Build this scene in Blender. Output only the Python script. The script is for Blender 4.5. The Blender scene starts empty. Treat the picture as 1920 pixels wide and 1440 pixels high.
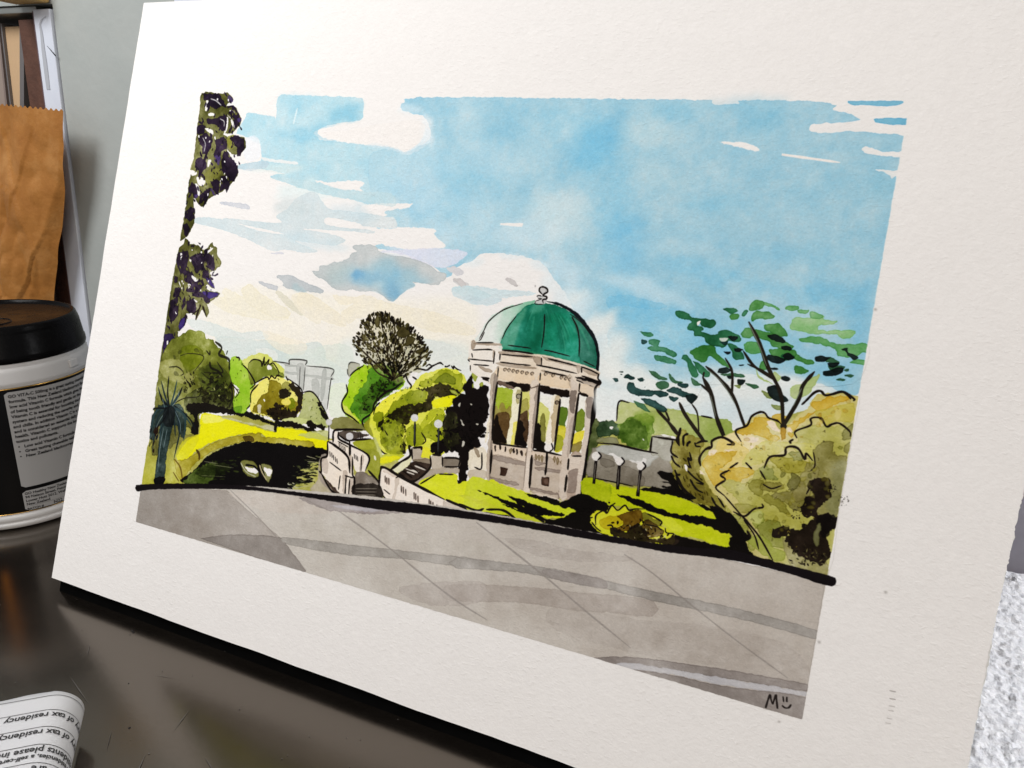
import bpy, bmesh, math, random
import numpy as np
from mathutils import Vector, Matrix
from mathutils.geometry import tessellate_polygon
random.seed(4); rng = np.random.RandomState(11)
SC = bpy.context.scene; COL = SC.collection; R = math.radians
# ---------------------------------------------------------------- camera, light, exposure
CAM = np.array([0.3127, -0.1919, 0.2115])
RW = np.array([[.9222, .1540, -.3546], [.3845, -.2708, .8825], [.0399, -.9502, -.3090]])   # columns: camera right, down, forward
U_, _, V_ = np.linalg.svd(RW); RW = U_ @ V_
cd = bpy.data.cameras.new('camera'); cam = bpy.data.objects.new('camera', cd); COL.objects.link(cam)
m = Matrix.Identity(4)
for i in range(3):
    m[i][0], m[i][1], m[i][2], m[i][3] = RW[i, 0], -RW[i, 1], -RW[i, 2], CAM[i]
cam.matrix_world = m
cd.sensor_width = 36; cd.lens = 1330/1920*36; cd.clip_start = .01; cd.clip_end = 20
SC.camera = cam
w = bpy.data.worlds.new("World"); SC.world = w; w.use_nodes = True
bg = w.node_tree.nodes['Background']; bg.inputs[0].default_value = (.93, .95, 1, 1); bg.inputs[1].default_value = .33
SC.view_settings.view_transform = 'Standard'; SC.view_settings.look = 'None'; SC.view_settings.exposure = 0; SC.view_settings.gamma = 1
def area(name, loc, aim, sx, sy, power, col, spread=180):
    l = bpy.data.lights.new(name, 'AREA'); l.shape = 'RECTANGLE'; l.size = sx; l.size_y = sy; l.energy = power; l.color = col; l.spread = R(spread)
    o = bpy.data.objects.new(name, l); COL.objects.link(o); o.location = loc
    o.rotation_euler = (Vector(aim)-Vector(loc)).to_track_quat('-Z', 'Y').to_euler()
    return o
area('window_light', (-.20, -.30, .66), (.04, .04, .14), .28, .28, 3.95, (.985, .99, 1))      # the bright window, up on the left
area('room_light', (1.0, -1.1, .95), (.25, .05, .1), .9, .7, 8.0, (1, .88, .75))              # warm room light behind the photographer
area('side_window_light', (.98, .36, .62), (.47, .06, 0), .3, .3, .78, (.97, .98, 1), 50)          # daylight from the far right
# ---------------------------------------------------------------- helpers
def mesh_obj(name, verts, faces, mat=None, parent=None, smooth=False):
    me = bpy.data.meshes.new(name); me.from_pydata([tuple(map(float, v)) for v in verts], [], faces); me.update()
    o = bpy.data.objects.new(name, me); COL.objects.link(o)
    if mat: me.materials.append(mat)
    if parent: o.parent = parent
    if smooth:
        me.polygons.foreach_set('use_smooth', [True]*len(me.polygons))
    return o
def bm_obj(name, bm, mat=None, parent=None, smooth=False):
    me = bpy.data.meshes.new(name); bm.to_mesh(me); bm.free()
    o = bpy.data.objects.new(name, me); COL.objects.link(o)
    if mat: me.materials.append(mat)
    if parent: o.parent = parent
    if smooth: me.polygons.foreach_set('use_smooth', [True]*len(me.polygons))
    return o
def tag(o, label, cat, group=None):
    o['label'] = label; o['category'] = cat
    if group: o['group'] = group
    return o
def thing(name, label, cat, loc=(0, 0, 0), group=None):
    o = bpy.data.objects.new(name, None); COL.objects.link(o); o.location = loc; o.empty_display_size = .02
    return tag(o, label, cat, group)
def box(bm, lo, hi, bev=0):
    r = bmesh.ops.create_cube(bm, size=1); vs = r['verts']
    for v in vs: v.co = Vector([(lo[i]+hi[i])/2+v.co[i]*(hi[i]-lo[i]) for i in range(3)])
    if bev:
        es = list({e for v in vs for e in v.link_edges})
        bmesh.ops.bevel(bm, geom=es, offset=bev, segments=2, affect='EDGES', profile=.5)
    return vs
def lathe(profile, n=96, a0=0, a1=2*math.pi, cap=False):
    vs, fs = [], []; full = abs(a1-a0-2*math.pi) < 1e-6; cols = n if full else n+1
    for j in range(cols):
        a = a0+(a1-a0)*j/n
        for r, z in profile: vs.append((r*math.cos(a), r*math.sin(a), z))
    k = len(profile)
    for j in range(n):
        b = (j+1) % cols
        for i in range(k-1): fs.append((j*k+i, b*k+i, b*k+i+1, j*k+i+1))
    return vs, fs
def noise2(h, w, cell, rs):
    gh, gw = int(h/cell)+3, int(w/cell)+3; g = rs.randn(gh, gw)
    y = np.arange(h)/cell; x = np.arange(w)/cell; yi, xi = y.astype(int), x.astype(int)
    fy = (y-yi)[:, None]; fx = (x-xi)[None]; fy = fy*fy*(3-2*fy); fx = fx*fx*(3-2*fx)
    return g[yi][:, xi]*(1-fy)*(1-fx)+g[yi+1][:, xi]*fy*(1-fx)+g[yi][:, xi+1]*(1-fy)*fx+g[yi+1][:, xi+1]*fy*fx
class Mat:
    def __init__(s, name, col=(.5, .5, .5), rough=.5, metal=0, spec=.5, ior=1.5):
        s.m = bpy.data.materials.new(name); s.m.use_nodes = True; s.nt = s.m.node_tree; s.p = s.nt.nodes['Principled BSDF']
        s.p.inputs['Base Color'].default_value = (*col, 1); s.p.inputs['Roughness'].default_value = rough
        s.p.inputs['Metallic'].default_value = metal; s.p.inputs['Specular IOR Level'].default_value = spec; s.p.inputs['IOR'].default_value = ior
    def n(s, t, **k):
        x = s.nt.nodes.new(t)
        for a, v in k.items():
            if a in x.inputs: x.inputs[a].default_value = v
            else: setattr(x, a, v)
        return x
    def l(s, a, b): s.nt.links.new(a, b)
    def coord(s, scale=(1, 1, 1)):
        c = s.n('ShaderNodeTexCoord'); mp = s.n('ShaderNodeMapping'); mp.inputs['Scale'].default_value = scale
        s.l(c.outputs['Object'], mp.inputs['Vector']); return mp.outputs['Vector']
    def noise(s, v, scale, detail=3, rough=.5, dist=0):
        x = s.n('ShaderNodeTexNoise', Scale=scale, Detail=detail, Roughness=rough, Distortion=dist); s.l(v, x.inputs['Vector']); return x.outputs['Fac']
    def ramp(s, f, *st):
        x = s.n('ShaderNodeValToRGB'); e = x.color_ramp.elements
        while len(e) < len(st): e.new(.5)
        for q, (p, c) in zip(e, st): q.position = p; q.color = (*c, 1) if len(c) == 3 else c
        s.l(f, x.inputs['Fac']); return x.outputs['Color']
    def bump(s, h, strength, dist, prev=None):
        b = s.n('ShaderNodeBump', Strength=strength, Distance=dist); s.l(h, b.inputs['Height'])
        if prev: s.l(prev, b.inputs['Normal'])
        return b.outputs['Normal']
    def normal(s, o): s.l(o, s.p.inputs['Normal'])
    def color(s, o): s.l(o, s.p.inputs['Base Color'])
    def roughness(s, o): s.l(o, s.p.inputs['Roughness'])
    def math(s, op, a, b):
        x = s.n('ShaderNodeMath', operation=op)
        for i, q in enumerate((a, b)):
            if isinstance(q, (int, float)): x.inputs[i].default_value = q
            else: s.l(q, x.inputs[i])
        return x.outputs[0]
def two_tone(name, c1, c2, scale, rough=.5, bump=0, bdist=.0005, bscale=None, stretch=(1, 1, 1), **k):
    q = Mat(name, c1, rough, **k); v = q.coord(stretch)
    q.color(q.ramp(q.noise(v, scale, 4, .6), (.3, c1), (.7, c2)))
    if bump: q.normal(q.bump(q.noise(v, bscale or scale*4, 4, .6), bump, bdist))
    return q.m
_font_cache = {}
def lettering(name, lines, place, mat, parent, bold=0.0):
    """lines: (text, size, x, y); place maps (x, y) in metres to a point; one flat mesh per call"""
    V, F = [], []
    for text, size, x, y in lines:
        cu = bpy.data.curves.new('glyphs', 'FONT'); cu.body = text; cu.size = size; cu.offset = bold; cu.resolution_u = 2
        ob = bpy.data.objects.new('glyphs', cu); COL.objects.link(ob)
        dg = bpy.context.evaluated_depsgraph_get(); me = bpy.data.meshes.new_from_object(ob.evaluated_get(dg))
        b = len(V)
        for v in me.vertices: V.append(place(x+v.co.x, y+v.co.y))
        for p in me.polygons: F.append(tuple(b+i for i in p.vertices))
        bpy.data.objects.remove(ob); bpy.data.curves.remove(cu); bpy.data.meshes.remove(me)
    return mesh_obj(name, V, F, mat, parent)
# ---------------------------------------------------------------- the setting: table, wall
q = Mat('table_lacquer', (.03, .027, .024), .3, 0, .5, 2.2); q.p.inputs['Specular Tint'].default_value = (1, .86, .72, 1)
v = q.coord(); n1 = q.noise(v, 18, 5, .65); n2 = q.noise(v, 420, 3, .6)
q.color(q.ramp(n1, (.3, (.0045, .0036, .003)), (.7, (.0085, .0068, .0054))))
sc = q.noise(q.coord((30, 900, 1)), 1, 3, .6, 1.5)
q.roughness(q.ramp(q.math('ADD', q.math('MULTIPLY', n1, .7), q.math('MULTIPLY', n2, .3)), (.3, (.15,)*3), (.7, (.22,)*3)))
q.normal(q.bump(n2, .04, .0003, q.bump(n1, .012, .004)))
M_TABLE = q.m
bm = bmesh.new(); box(bm, (-1.1, -1.0, -.03), (1.6, .70, 0), .002)
table = bm_obj('table', bm, M_TABLE); tag(table, 'dark glossy table top under the painting and the tub', 'table')
q = Mat('scratch', (.085, .075, .065), .5); M_SCR = q.m
SCR = []
for (x0, y0), (x1, y1), wd in (((.060, -.037), (.082, -.045), .0004), ((.12, -.052), (.128, -.066), .0004), ((.165, -.06), (.19, -.052), .0003), ((.10, -.05), (.107, -.058), .0003), ((.14, -.045), (.149, -.049), .00025), ((.05, -.02), (.056, -.026), .0003), ((.118, -.03), (.121, -.041), .0003), ((.09, -.022), (.099, -.02), .0002)):
    d = Vector((x1-x0, y1-y0)); nn = Vector((-d.y, d.x)).normalized()*wd/2; b = len(SCR)
    SCR += [(x0, y0, .0003), ((x0+x1)/2+nn.x, (y0+y1)/2+nn.y, .0003), (x1, y1, .0003), ((x0+x1)/2-nn.x, (y0+y1)/2-nn.y, .0003)]
for _ in range(90):
    x, y, r_ = rng.uniform(-.04, .25), rng.uniform(-.1, .03), rng.uniform(.00010, .00034)*(1 if rng.rand() > .1 else 1.5); SCR += [(x-r_, y, .0003), (x, y-r_, .0003), (x+r_, y, .0003), (x, y+r_, .0003)]
s_ = mesh_obj('scratch', SCR, [tuple(range(i, i+4)) for i in range(0, len(SCR), 4)], M_SCR, table); s_['kind'] = 'stuff'
q = Mat('crumb', (.01, .007, .005), .8); M_CRUMB = q.m
q = Mat('wall_paint', (.40, .43, .41), .6); v = q.coord()
q.color(q.ramp(q.noise(v, 14, 5, .65), (.3, (.37, .40, .385)), (.7, (.42, .44, .42))))
q.normal(q.bump(q.noise(v, 260, 4, .6), .25, .0006, q.bump(q.noise(v, 35, 3, .5), .25, .003)))
outl = [(-.1790, .2945), (-.1895, -.01), (.27, -.01), (.27, 1.0), (-1.1, 1.0), (-1.1, .2945)]
V = [(x, y, z) for y in (.178, .70) for x, z in outl]; F = []
k = len(outl)
for t in tessellate_polygon([[Vector((x, z, 0)) for x, z in outl]]): F.append(tuple(t)); F.append(tuple(i+k for i in t)[::-1])
for i in range(k): F.append((i, (i+1) % k, k+(i+1) % k, k+i))
wall = mesh_obj('wall', V, F, q.m); wall['kind'] = 'structure'
bm = bmesh.new(); box(bm, (.2705, .62, -.01), (1.6, .70, 1.0)); o = bm_obj('wall', bm, q.m); o['kind'] = 'structure'
bm = bmesh.new(); bm.from_mesh(wall.data); bmesh.ops.recalc_face_normals(bm, faces=bm.faces); bm.to_mesh(wall.data); bm.free()
# ---------------------------------------------------------------- the watercolour, painted stroke by stroke (flat print on the sheet)
VIEWS = {  # sketching frames the strokes were noted in: origin and scale
 'F': (0,0,1), 'A': (240,140,4), 'B': (700,140,4), 'C': (1140,140,3.2), 'D': (280,440,6), 'E': (560,440,6),
 'G': (240,640,4.5), 'H': (460,640,4.5), 'I': (700,660,4.8), 'J': (850,520,6), 'K': (880,700,5.538), 'L': (1080,720,4.5),
 'M': (1140,540,3.84), 'N': (1240,720,3.692), 'O': (240,880,2.909), 'Q': (860,940,2.743), 'R': (1400,1040,3.6)}
def pts(s):
    t = s.split(); ox, oy, k = VIEWS[t[0]]
    a = np.array([[float(v) for v in q.split(',')] for q in t[1:]])
    return a / k + (ox, oy)
def hexc(h):
    return np.array([int(h[i:i+2], 16) for i in (0, 2, 4)], np.float32) / 255
def crom(p, closed, n):
    p = np.asarray(p, float); N = len(p)
    if N < 3: return p
    if closed: q = np.vstack([p[-1:], p, p[:2]])
    else: q = np.vstack([2*p[0]-p[1], p, 2*p[-1]-p[-2]])
    t = np.linspace(0, 1, n, endpoint=False)[:, None]; out = []
    for i in range(len(q)-3):
        a, b, c, d = q[i:i+4]
        out.append(.5*(2*b + (c-a)*t + (2*a-5*b+4*c-d)*t*t + (3*b-a-3*c+d)*t**3))
    r = np.vstack(out)
    return r if closed else np.vstack([r, p[-1:]])
def boxblur(a, r):
    r = int(max(1, r))
    for ax in (0, 1):
        c = np.cumsum(np.concatenate([np.repeat(np.take(a, [0], ax), r+1, ax), a, np.repeat(np.take(a, [-1], ax), r, ax)], ax), ax)
        n = a.shape[ax]; k = 2*r+1
        a = (np.take(c, range(k, k+n), ax) - np.take(c, range(0, n), ax)) / k
    return a
class Canvas:
    def __init__(s, w, h, xf, px, paper='f1eeeb', seed=3):
        s.w, s.h, s.xf, s.px = w, h, xf, px          # xf maps sketch coordinates to canvas pixels, px = canvas pixels per sketch unit
        s.rng = np.random.RandomState(seed)
        s.paper = hexc(paper); s.img = np.empty((h, w, 3), np.float32); s.img[:] = s.paper
        s.wet = np.zeros((h, w), np.float32); s.tape = None
        def field(cell):
            gh, gw = int(h/cell)+3, int(w/cell)+3
            g = s.rng.randn(gh, gw).astype(np.float32)
            y = np.arange(h)/cell; x = np.arange(w)/cell
            yi = y.astype(int); xi = x.astype(int); fy = (y-yi)[:, None]; fx = (x-xi)[None]
            fy = fy*fy*(3-2*fy); fx = fx*fx*(3-2*fx)
            return (g[yi][:, xi]*(1-fy)*(1-fx)+g[yi+1][:, xi]*fy*(1-fx)+g[yi][:, xi+1]*(1-fy)*fx+g[yi+1][:, xi+1]*fy*fx).astype(np.float32)
        k = px
        s.f1 = .5*field(70*k)+.35*field(30*k)+.25*field(12*k)
        s.f2 = .5*field(9*k)+.4*field(4*k)+.35*field(2.2*k)
        s.f3 = .6*field(1.7*k)+.4*field(3.2*k)
    def cover(s, p, ss=3):
        x0 = int(max(0, np.floor(p[:, 0].min())-2)); x1 = int(min(s.w, np.ceil(p[:, 0].max())+3))
        y0 = int(max(0, np.floor(p[:, 1].min())-2)); y1 = int(min(s.h, np.ceil(p[:, 1].max())+3))
        if x1 <= x0 or y1 <= y0: return None
        W, H = (x1-x0)*ss, (y1-y0)*ss
        q = (p-(x0, y0))*ss; a = q; b = np.roll(q, -1, 0)
        acc = np.zeros((H, W+1), np.int32); R, X, S = [], [], []
        for (ax, ay), (bx, by) in zip(a, b):
            if ay == by: continue
            sg = 1
            if ay > by: ax, ay, bx, by, sg = bx, by, ax, ay, -1
            r = np.arange(max(0, int(np.ceil(ay-.5))), min(H, int(np.ceil(by-.5))))
            if len(r) == 0: continue
            xx = ax+(r+.5-ay)*(bx-ax)/(by-ay)
            R.append(r); X.append(np.clip(np.ceil(xx-.5), 0, W).astype(int)); S.append(np.full(len(r), sg))
        if not R: return None
        np.add.at(acc, (np.concatenate(R), np.concatenate(X)), np.concatenate(S))
        m = (np.cumsum(acc, 1)[:, :W] != 0).astype(np.float32)
        return y0, y1, x0, x1, m.reshape(y1-y0, ss, x1-x0, ss).mean((1, 3))
    def mask(s, p, also=None):                                   # masking tape: nothing runs past its clean edge
        s.tape = None
        if p is not None:
            q = s.rough(s.xf(pts(p)), .22); y0, y1, x0, x1, m = s.cover(q)
            s.tape = np.zeros((s.h, s.w), np.float32); s.tape[y0:y1, x0:x1] = m
            if also: s.mask_more(also)
    def mask_more(s, p):
        t = s.tape; q = s.rough(s.xf(crom(pts(p), True, 4)), .3); y0, y1, x0, x1, m = s.cover(q)
        s.tape = np.zeros_like(t); s.tape[y0:y1, x0:x1] = m*t[y0:y1, x0:x1]
    def rough(s, p, amp, step=2.5):
        d = np.linalg.norm(np.roll(p, -1, 0)-p, axis=1); L = np.concatenate([[0], np.cumsum(d)])
        n = max(6, int(L[-1]/(step*s.px))); t = np.linspace(0, L[-1], n, endpoint=False)
        pp = np.vstack([p, p[:1]]); r = np.stack([np.interp(t, L, pp[:, i]) for i in (0, 1)], 1)
        if amp:
            j = s.rng.randn(n, 2)
            j = (j+np.roll(j, 1, 0)+np.roll(j, -1, 0))/1.7 + .8*s.rng.randn(n, 2)*.4
            r = r+j*amp*s.px
        return r
    def blend(s, box, m, col, a, edge=.3, var=.25, c2=None, g=None):
        y0, y1, x0, x1 = box; sl = (slice(y0, y1), slice(x0, x1))
        c = hexc(col)[None, None] if isinstance(col, str) else col
        if c2 is not None:
            (gx0, gy0), (gx1, gy1) = s.xf(np.array([[g[0], g[1]], [g[2], g[3]]], float))
            X, Y = np.meshgrid(np.arange(x0, x1), np.arange(y0, y1))
            t = ((X-gx0)*(gx1-gx0)+(Y-gy0)*(gy1-gy0))/((gx1-gx0)**2+(gy1-gy0)**2+1e-9)
            t = np.clip(t+.25*s.f1[sl], 0, 1)[..., None].astype(np.float32)
            c = c*(1-t)+hexc(c2)[None, None]*t
        dens = 1+var*(.8*s.f1[sl]+.28*s.f2[sl])
        if edge:
            r = max(1, round(1.6*s.px)); e = np.clip(1-boxblur(m, r), 0, 1)*m
            dens = dens+edge*3.4*e
        if s.tape is not None: m = m*s.tape[sl]
        dens = np.clip(dens, .25, 2.2)[..., None]
        cc = np.clip(s.paper*np.power(np.clip(c/s.paper, .004, 1.2), dens), 0, 1)
        k = (m*a)[..., None]
        s.img[sl] = s.img[sl]*(1-k)+cc*k
        s.wet[sl] = np.maximum(s.wet[sl], m*a)
    # ---- W: a wash with a hard, darker rim; B: a wet-in-wet bloom; L: bare paper left or lifted out; S: a pen or brush stroke; T: dabs
    def W(s, col, p, a=1., edge=.3, var=.25, rgh=.7, sm=4, blur=0, c2=None, g=None):
        p = pts(p) if isinstance(p, str) else np.asarray(p, float)
        if sm: p = crom(p, True, sm)
        q = s.rough(s.xf(p), rgh)
        if blur:
            b = blur*s.px*2; lo = q.min(0)-b; hi = q.max(0)+b
            x0, y0 = np.maximum(lo, 0).astype(int); x1, y1 = int(min(s.w, hi[0])), int(min(s.h, hi[1]))
            r = s.cover(q, 1)
            if r is None or x1 <= x0: return
            m = np.zeros((y1-y0, x1-x0), np.float32)
            ya, yb, xa, xb = max(r[0], y0), min(r[1], y1), max(r[2], x0), min(r[3], x1)
            m[ya-y0:yb-y0, xa-x0:xb-x0] = r[4][ya-r[0]:yb-r[0], xa-r[2]:xb-r[2]]
            for _ in range(3): m = boxblur(m, blur*s.px*.6)
            s.blend((y0, y1, x0, x1), m, col, a, 0, var, c2, g)
        else:
            r = s.cover(q)
            if r is None: return
            s.blend(r[:4], r[4], col, a, edge, var, c2, g)
    def B(s, col, x, y, rx, ry, a=.6, ang=0):
        n = 26; t = np.linspace(0, 2*np.pi, n, endpoint=False); rr = 1+.25*s.rng.randn(n)
        c, k = np.cos(np.radians(ang)), np.sin(np.radians(ang))
        u, v = rx*np.cos(t)*rr, ry*np.sin(t)*rr
        s.W(col, np.stack([x+u*c-v*k, y+u*k+v*c], 1), a, 0, .2, 0, 3, blur=min(rx, ry)*.55)
    def L(s, p, a=1., blur=0, rgh=.8, sm=4):
        p = pts(p) if isinstance(p, str) else np.asarray(p, float)
        if sm: p = crom(p, True, sm)
        r = s.cover(s.rough(s.xf(p), rgh))
        if r is None: return
        y0, y1, x0, x1, m = r
        if blur: m = boxblur(boxblur(m, blur*s.px), blur*s.px)
        k = (m*a)[..., None]; sl = (slice(y0, y1), slice(x0, x1))
        s.img[sl] = s.img[sl]*(1-k)+s.paper*k
        s.wet[sl] *= 1-m*a
    def S(s, col, w, p, a=1., tp=(.45, .35), jit=.35, n=6, var=.1):
        p = pts(p) if isinstance(p, str) else np.asarray(p, float)
        p = crom(p, False, n) if len(p) > 2 else p[0]+(p[1]-p[0])*np.linspace(0, 1, 8)[:, None]
        q = s.xf(p); d = np.gradient(q, axis=0); d /= np.linalg.norm(d, axis=1, keepdims=True)+1e-9
        nrm = np.stack([-d[:, 1], d[:, 0]], 1); t = np.linspace(0, 1, len(q))
        k = np.minimum(1, np.minimum(tp[0]+t*6, tp[1]+(1-t)*5)); k = k*(1+jit*.6*np.convolve(s.rng.randn(len(q)+2), [1/3]*3, 'valid'))
        hw = (np.maximum(.3, w*k)*.5*s.px)[:, None]
        poly = np.vstack([q+nrm*hw, (q-nrm*hw)[::-1]])
        r = s.cover(poly)
        if r is None: return
        s.blend(r[:4], np.clip(r[4]*1.15, 0, 1), col, a, 0, var)
    def inside(s, poly, n):
        lo, hi = poly.min(0), poly.max(0); out = []
        while len(out) < n:
            x, y = lo+s.rng.rand(2)*(hi-lo); c = False
            for (x1, y1), (x2, y2) in zip(poly, np.roll(poly, -1, 0)):
                if (y1 > y) != (y2 > y) and x < (x2-x1)*(y-y1)/(y2-y1)+x1: c = not c
            if c: out.append((x, y))
        return out
    def T(s, cols, p, n, ln=(4, 9), wd=.45, ang=(0, 360), a=1., edge=.2, ctr=None):
        poly = pts(p) if isinstance(p, str) else np.asarray(p, float)
        for x, y in s.inside(poly, n):
            l = s.rng.uniform(*ln); th = np.radians(s.rng.uniform(*ang))
            if ctr: th = np.arctan2(y-ctr[1], x-ctr[0])+s.rng.randn()*.35
            w = l*wd*s.rng.uniform(.6, 1.2); c, k = np.cos(th), np.sin(th)
            u = np.array([-.5, -.2, .2, .5, .2, -.2])*l; v = np.array([0, -.45, -.5, .05, .5, .4])*w*s.rng.uniform(.6, 1.3, 6)
            s.W(cols[s.rng.randint(len(cols))], np.stack([x+u*c-v*k, y+u*k+v*c], 1), a, edge, .2, .25, 3)
    def O(s, col, x, y, r, view='F', a=1., ring=None, rw=1.5):
        ox, oy, k = VIEWS[view]; x, y, r = x/k+ox, y/k+oy, r/k
        t = np.linspace(0, 2*np.pi, 14, endpoint=False); q = np.stack([x+r*np.cos(t), y+r*np.sin(t)], 1)
        if col: s.W(col, q, a, .15, .2, .2, 2)
        if ring: s.S(ring, rw, np.vstack([q[3:], q[:2]]), .95, (.2, .2), .6, 3)
    def finish(s):
        g = 1+.02*s.f3*np.clip(s.wet+.1, 0, 1)+.006*s.f2
        s.img = np.clip(s.img*g[..., None], 0.004, 1)
        return s.img
def paint_scene(c):
    W, B, L, S, T, O = c.W, c.B, c.L, c.S, c.T, c.O
    INK = '17120f'
    c.mask("F 379,150 1725,150 1700,215 1503,1348 255,978")
    # -- sky: the light ground first
    W('f3eee0', "F 385,560 470,535 560,545 700,560 860,560 900,600 880,690 760,700 640,700 500,690 420,660 390,620", .8, 0, .3, blur=14)
    W('e2e8e4', "F 398,612 420,640 470,640 560,655 640,690 650,760 560,720 460,700 420,680", .8, .1, .3)
    W('dfe7e4', "F 640,640 720,650 860,640 890,690 870,760 740,730 640,760", .6, 0, .3, blur=10)
    W('c6dfe6', "F 1110,610 1220,640 1420,690 1610,735 1600,760 1400,800 1180,780 1120,740", .55, 0, .3, blur=14)
    # -- blue, left block
    W('b4d9e4', "A 1118,190 1140,158 1180,150 1320,155 1600,165 1740,175 1765,200 1765,290 1740,340 1640,355 1520,375 1420,410 1390,445 1420,465 1450,490 1600,500 1800,525 1990,535 1990,985 1700,940 1500,900 1300,850 1200,815 1070,770 1100,750 1180,745 1060,715 930,705 830,705 830,675 980,650 1000,620 990,500 960,470 890,465 850,450 810,440 850,370 880,330 890,290 930,285 1000,300 1090,315 1110,330", .9, .18, .3)
    W('b4d9e4', "A 830,440 900,300 1000,310 1110,330 1130,480 1000,520 900,470", .5, 0, .3, blur=3)
    B('8fc8dd', 645, 212, 30, 16, .7, -20); B('94cbe0', 575, 250, 60, 14, .55); B('9fd0e2', 560, 192, 40, 18, .4); B('8ec9e0', 700, 315, 40, 16, .55, 15)
    B('dcecec', 575, 360, 60, 16, .6); B('d9e6e4', 520, 315, 50, 10, .6)
    S('e6f1f2', 4, "A 1270,250 1250,330 1240,370", .7)
    # -- blue, main field
    W('a6cfdf', "F 747,195 753,188 775,184 800,182 950,183 1180,186 1321,187 1334,192 1343,196 1387,194 1392,188 1502,189 1534,190 1559,195 1569,199 1560,206 1590,213 1606,220 1610,225 1577,229 1540,231 1524,233 1517,240 1524,248 1562,249 1590,246 1646,249 1684,253 1697,257 1695,281 1668,284 1646,282 1630,276 1621,274 1615,279 1620,285 1646,292 1691,296 1688,315 1668,319 1641,317 1642,319 1656,322 1665,328 1671,335 1684,337 1671,421 1652,531 1643,590 1609,738 1560,726 1520,715 1470,712 1400,700 1330,728 1250,715 1170,700 1120,660 1085,600 1060,550 1036,520 1012,490 960,477 935,474 902,475 885,488 858,500 838,520 812,498 770,480 740,470 700,462 700,430 730,416 700,382 690,300 715,280 735,276 757,285 790,272 808,255 800,225 785,214 760,213 748,206", 1, .22, .3, .6, 3)
    for q in ((1120,262,46,46,.85,20,'72bfe2'),(1105,300,36,30,.6,0,'86c8e4'),(1060,225,70,22,.4,0,'8cc8e0'),(875,330,70,20,.4,10,'90cbe2'),(790,395,30,16,.6,0,'86c3e0'),(1165,455,40,60,.75,20,'79c3e6'),(1180,560,60,40,.65,10,'7fc6e6'),
              (1150,370,40,60,.5,0,'86c9e6'),(1430,225,40,26,.65,0,'79bedb'),(1270,210,50,16,.5,0,'82c3de'),(1400,200,60,20,.4,0,'86c4de'),(1655,350,26,24,.55,0,'7cc0da'),(1330,385,70,16,.55,8,'86c6e0'),(1500,480,120,20,.45,5,'8ac8e2'),(1560,560,70,36,.75,10,'70bde0'),
              (1480,545,90,16,.5,5,'7cc4e4'),(1610,610,26,80,.6,10,'72bde0'),(1330,510,90,18,.55,10,'80c7e6'),(1230,590,80,40,.7,12,'76c2e4'),(1290,640,100,26,.55,14,'84cae6'),(1430,640,90,40,.6,10,'7cc6e4'),(1550,690,60,26,.6,14,'86c8e4'),(1540,330,80,60,.25,0,'86c4de')):
        B(q[6], q[0], q[1], q[2], q[3], q[4]*.72, q[5])
    for q in ((1225,250,50,26,.5,0,'c6dde2'),(1040,400,60,36,.7,15,'cfe2e6'),(980,385,60,20,.4,0,'c2dde6'),(1000,440,70,30,.6,0,'d4e6ec'),(1240,330,60,24,.45,10,'bcd8e0'),(1390,420,90,30,.35,10,'b6d4de'),(1220,545,90,20,.7,18,'cfe4ec'),(1180,470,60,26,.3,0,'bfdce6'),(1270,460,70,18,.35,0,'c0dce6'),
              (780,470,50,22,.7,15,'d9e2ee'),(840,440,40,20,.5,0,'c8dfe8'),(1080,560,40,26,.8,50,'dcebf0'),(1050,500,40,20,.6,30,'d0e5ee'),(1130,640,36,34,.8,40,'e4eef0'),(1450,712,70,16,.6,8,'dce9ec'),(1320,730,60,20,.7,10,'e8efee')):
        B(q[6], *q[:6])
    W('78c0e0', "M 0,60 120,50 260,80 430,130 300,150 100,120 0,140", .35, .25, .3); W('7cc4e4', "M 0,300 200,290 420,340 600,560 400,540 60,520", .3, .15, .3)
    for q in ((1150,665,34,46,.9,40),(1120,610,16,40,.8,60),(1190,705,50,20,.9,20),(1260,735,60,18,.9,14),(1380,720,70,22,.75,14),(1075,560,12,24,.5,50),(1500,722,60,14,.8,10)): B('edf0ec', *q)
    for q in ((715,300,40,30,.55,0,'b4d8e4'),(720,350,40,34,.6,0,'b8dae6'),(712,400,36,20,.6,0,'b9d9e3'),(800,300,70,26,.5,10,'bedeea'),(860,390,80,40,.55,10,'bfdfeb'),(780,360,60,40,.5,0,'bcdcea'),(930,300,60,30,.45,10,'bddce8'),(820,440,60,24,.5,10,'c4dfea'),(950,440,70,30,.45,10,'c2dde8'),(905,225,60,16,.4,0,'b4d6e2'),(1010,300,50,30,.35,0,'b5d6e2')): B(q[6], *q[:6])
    for q in ((1030,530,18,16,.7,40),(1052,556,14,20,.7,50),(1010,495,18,10,.6,20),(960,480,26,6,.5,0),(890,492,20,8,.5,-20)): B('e3edf0', *q)
    # whites in the blue
    L("F 680,228 684,212 690,198 700,186 760,186 752,196 754,206 775,214 786,222 796,240 790,262 764,284 752,282 735,276 700,273 660,268 620,262 600,254 596,245 618,238 640,234 668,231", sm=2); W('d5e6ee', "F 700,268 740,276 760,284 790,264 800,240 808,250 800,272 765,290 735,281 690,274", .55, .1)
    B('e8eff2', 800, 245, 12, 30, .7, 0); B('e4eef2', 770, 205, 20, 10, .5, 0)
    W('f2ede8', "F 600,250 640,245 700,235 780,225 796,245 770,280 720,274 650,265", .5, .1, .2)
    L("B 0,962 120,965 290,962 290,975 240,1000 150,1010 80,1030 110,1055 0,1052 -110,1010"); L("B -150,1120 0,1148 160,1150 200,1140 460,1158 450,1200 545,1285 470,1300 250,1310 60,1270 0,1280 -200,1220")
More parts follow.
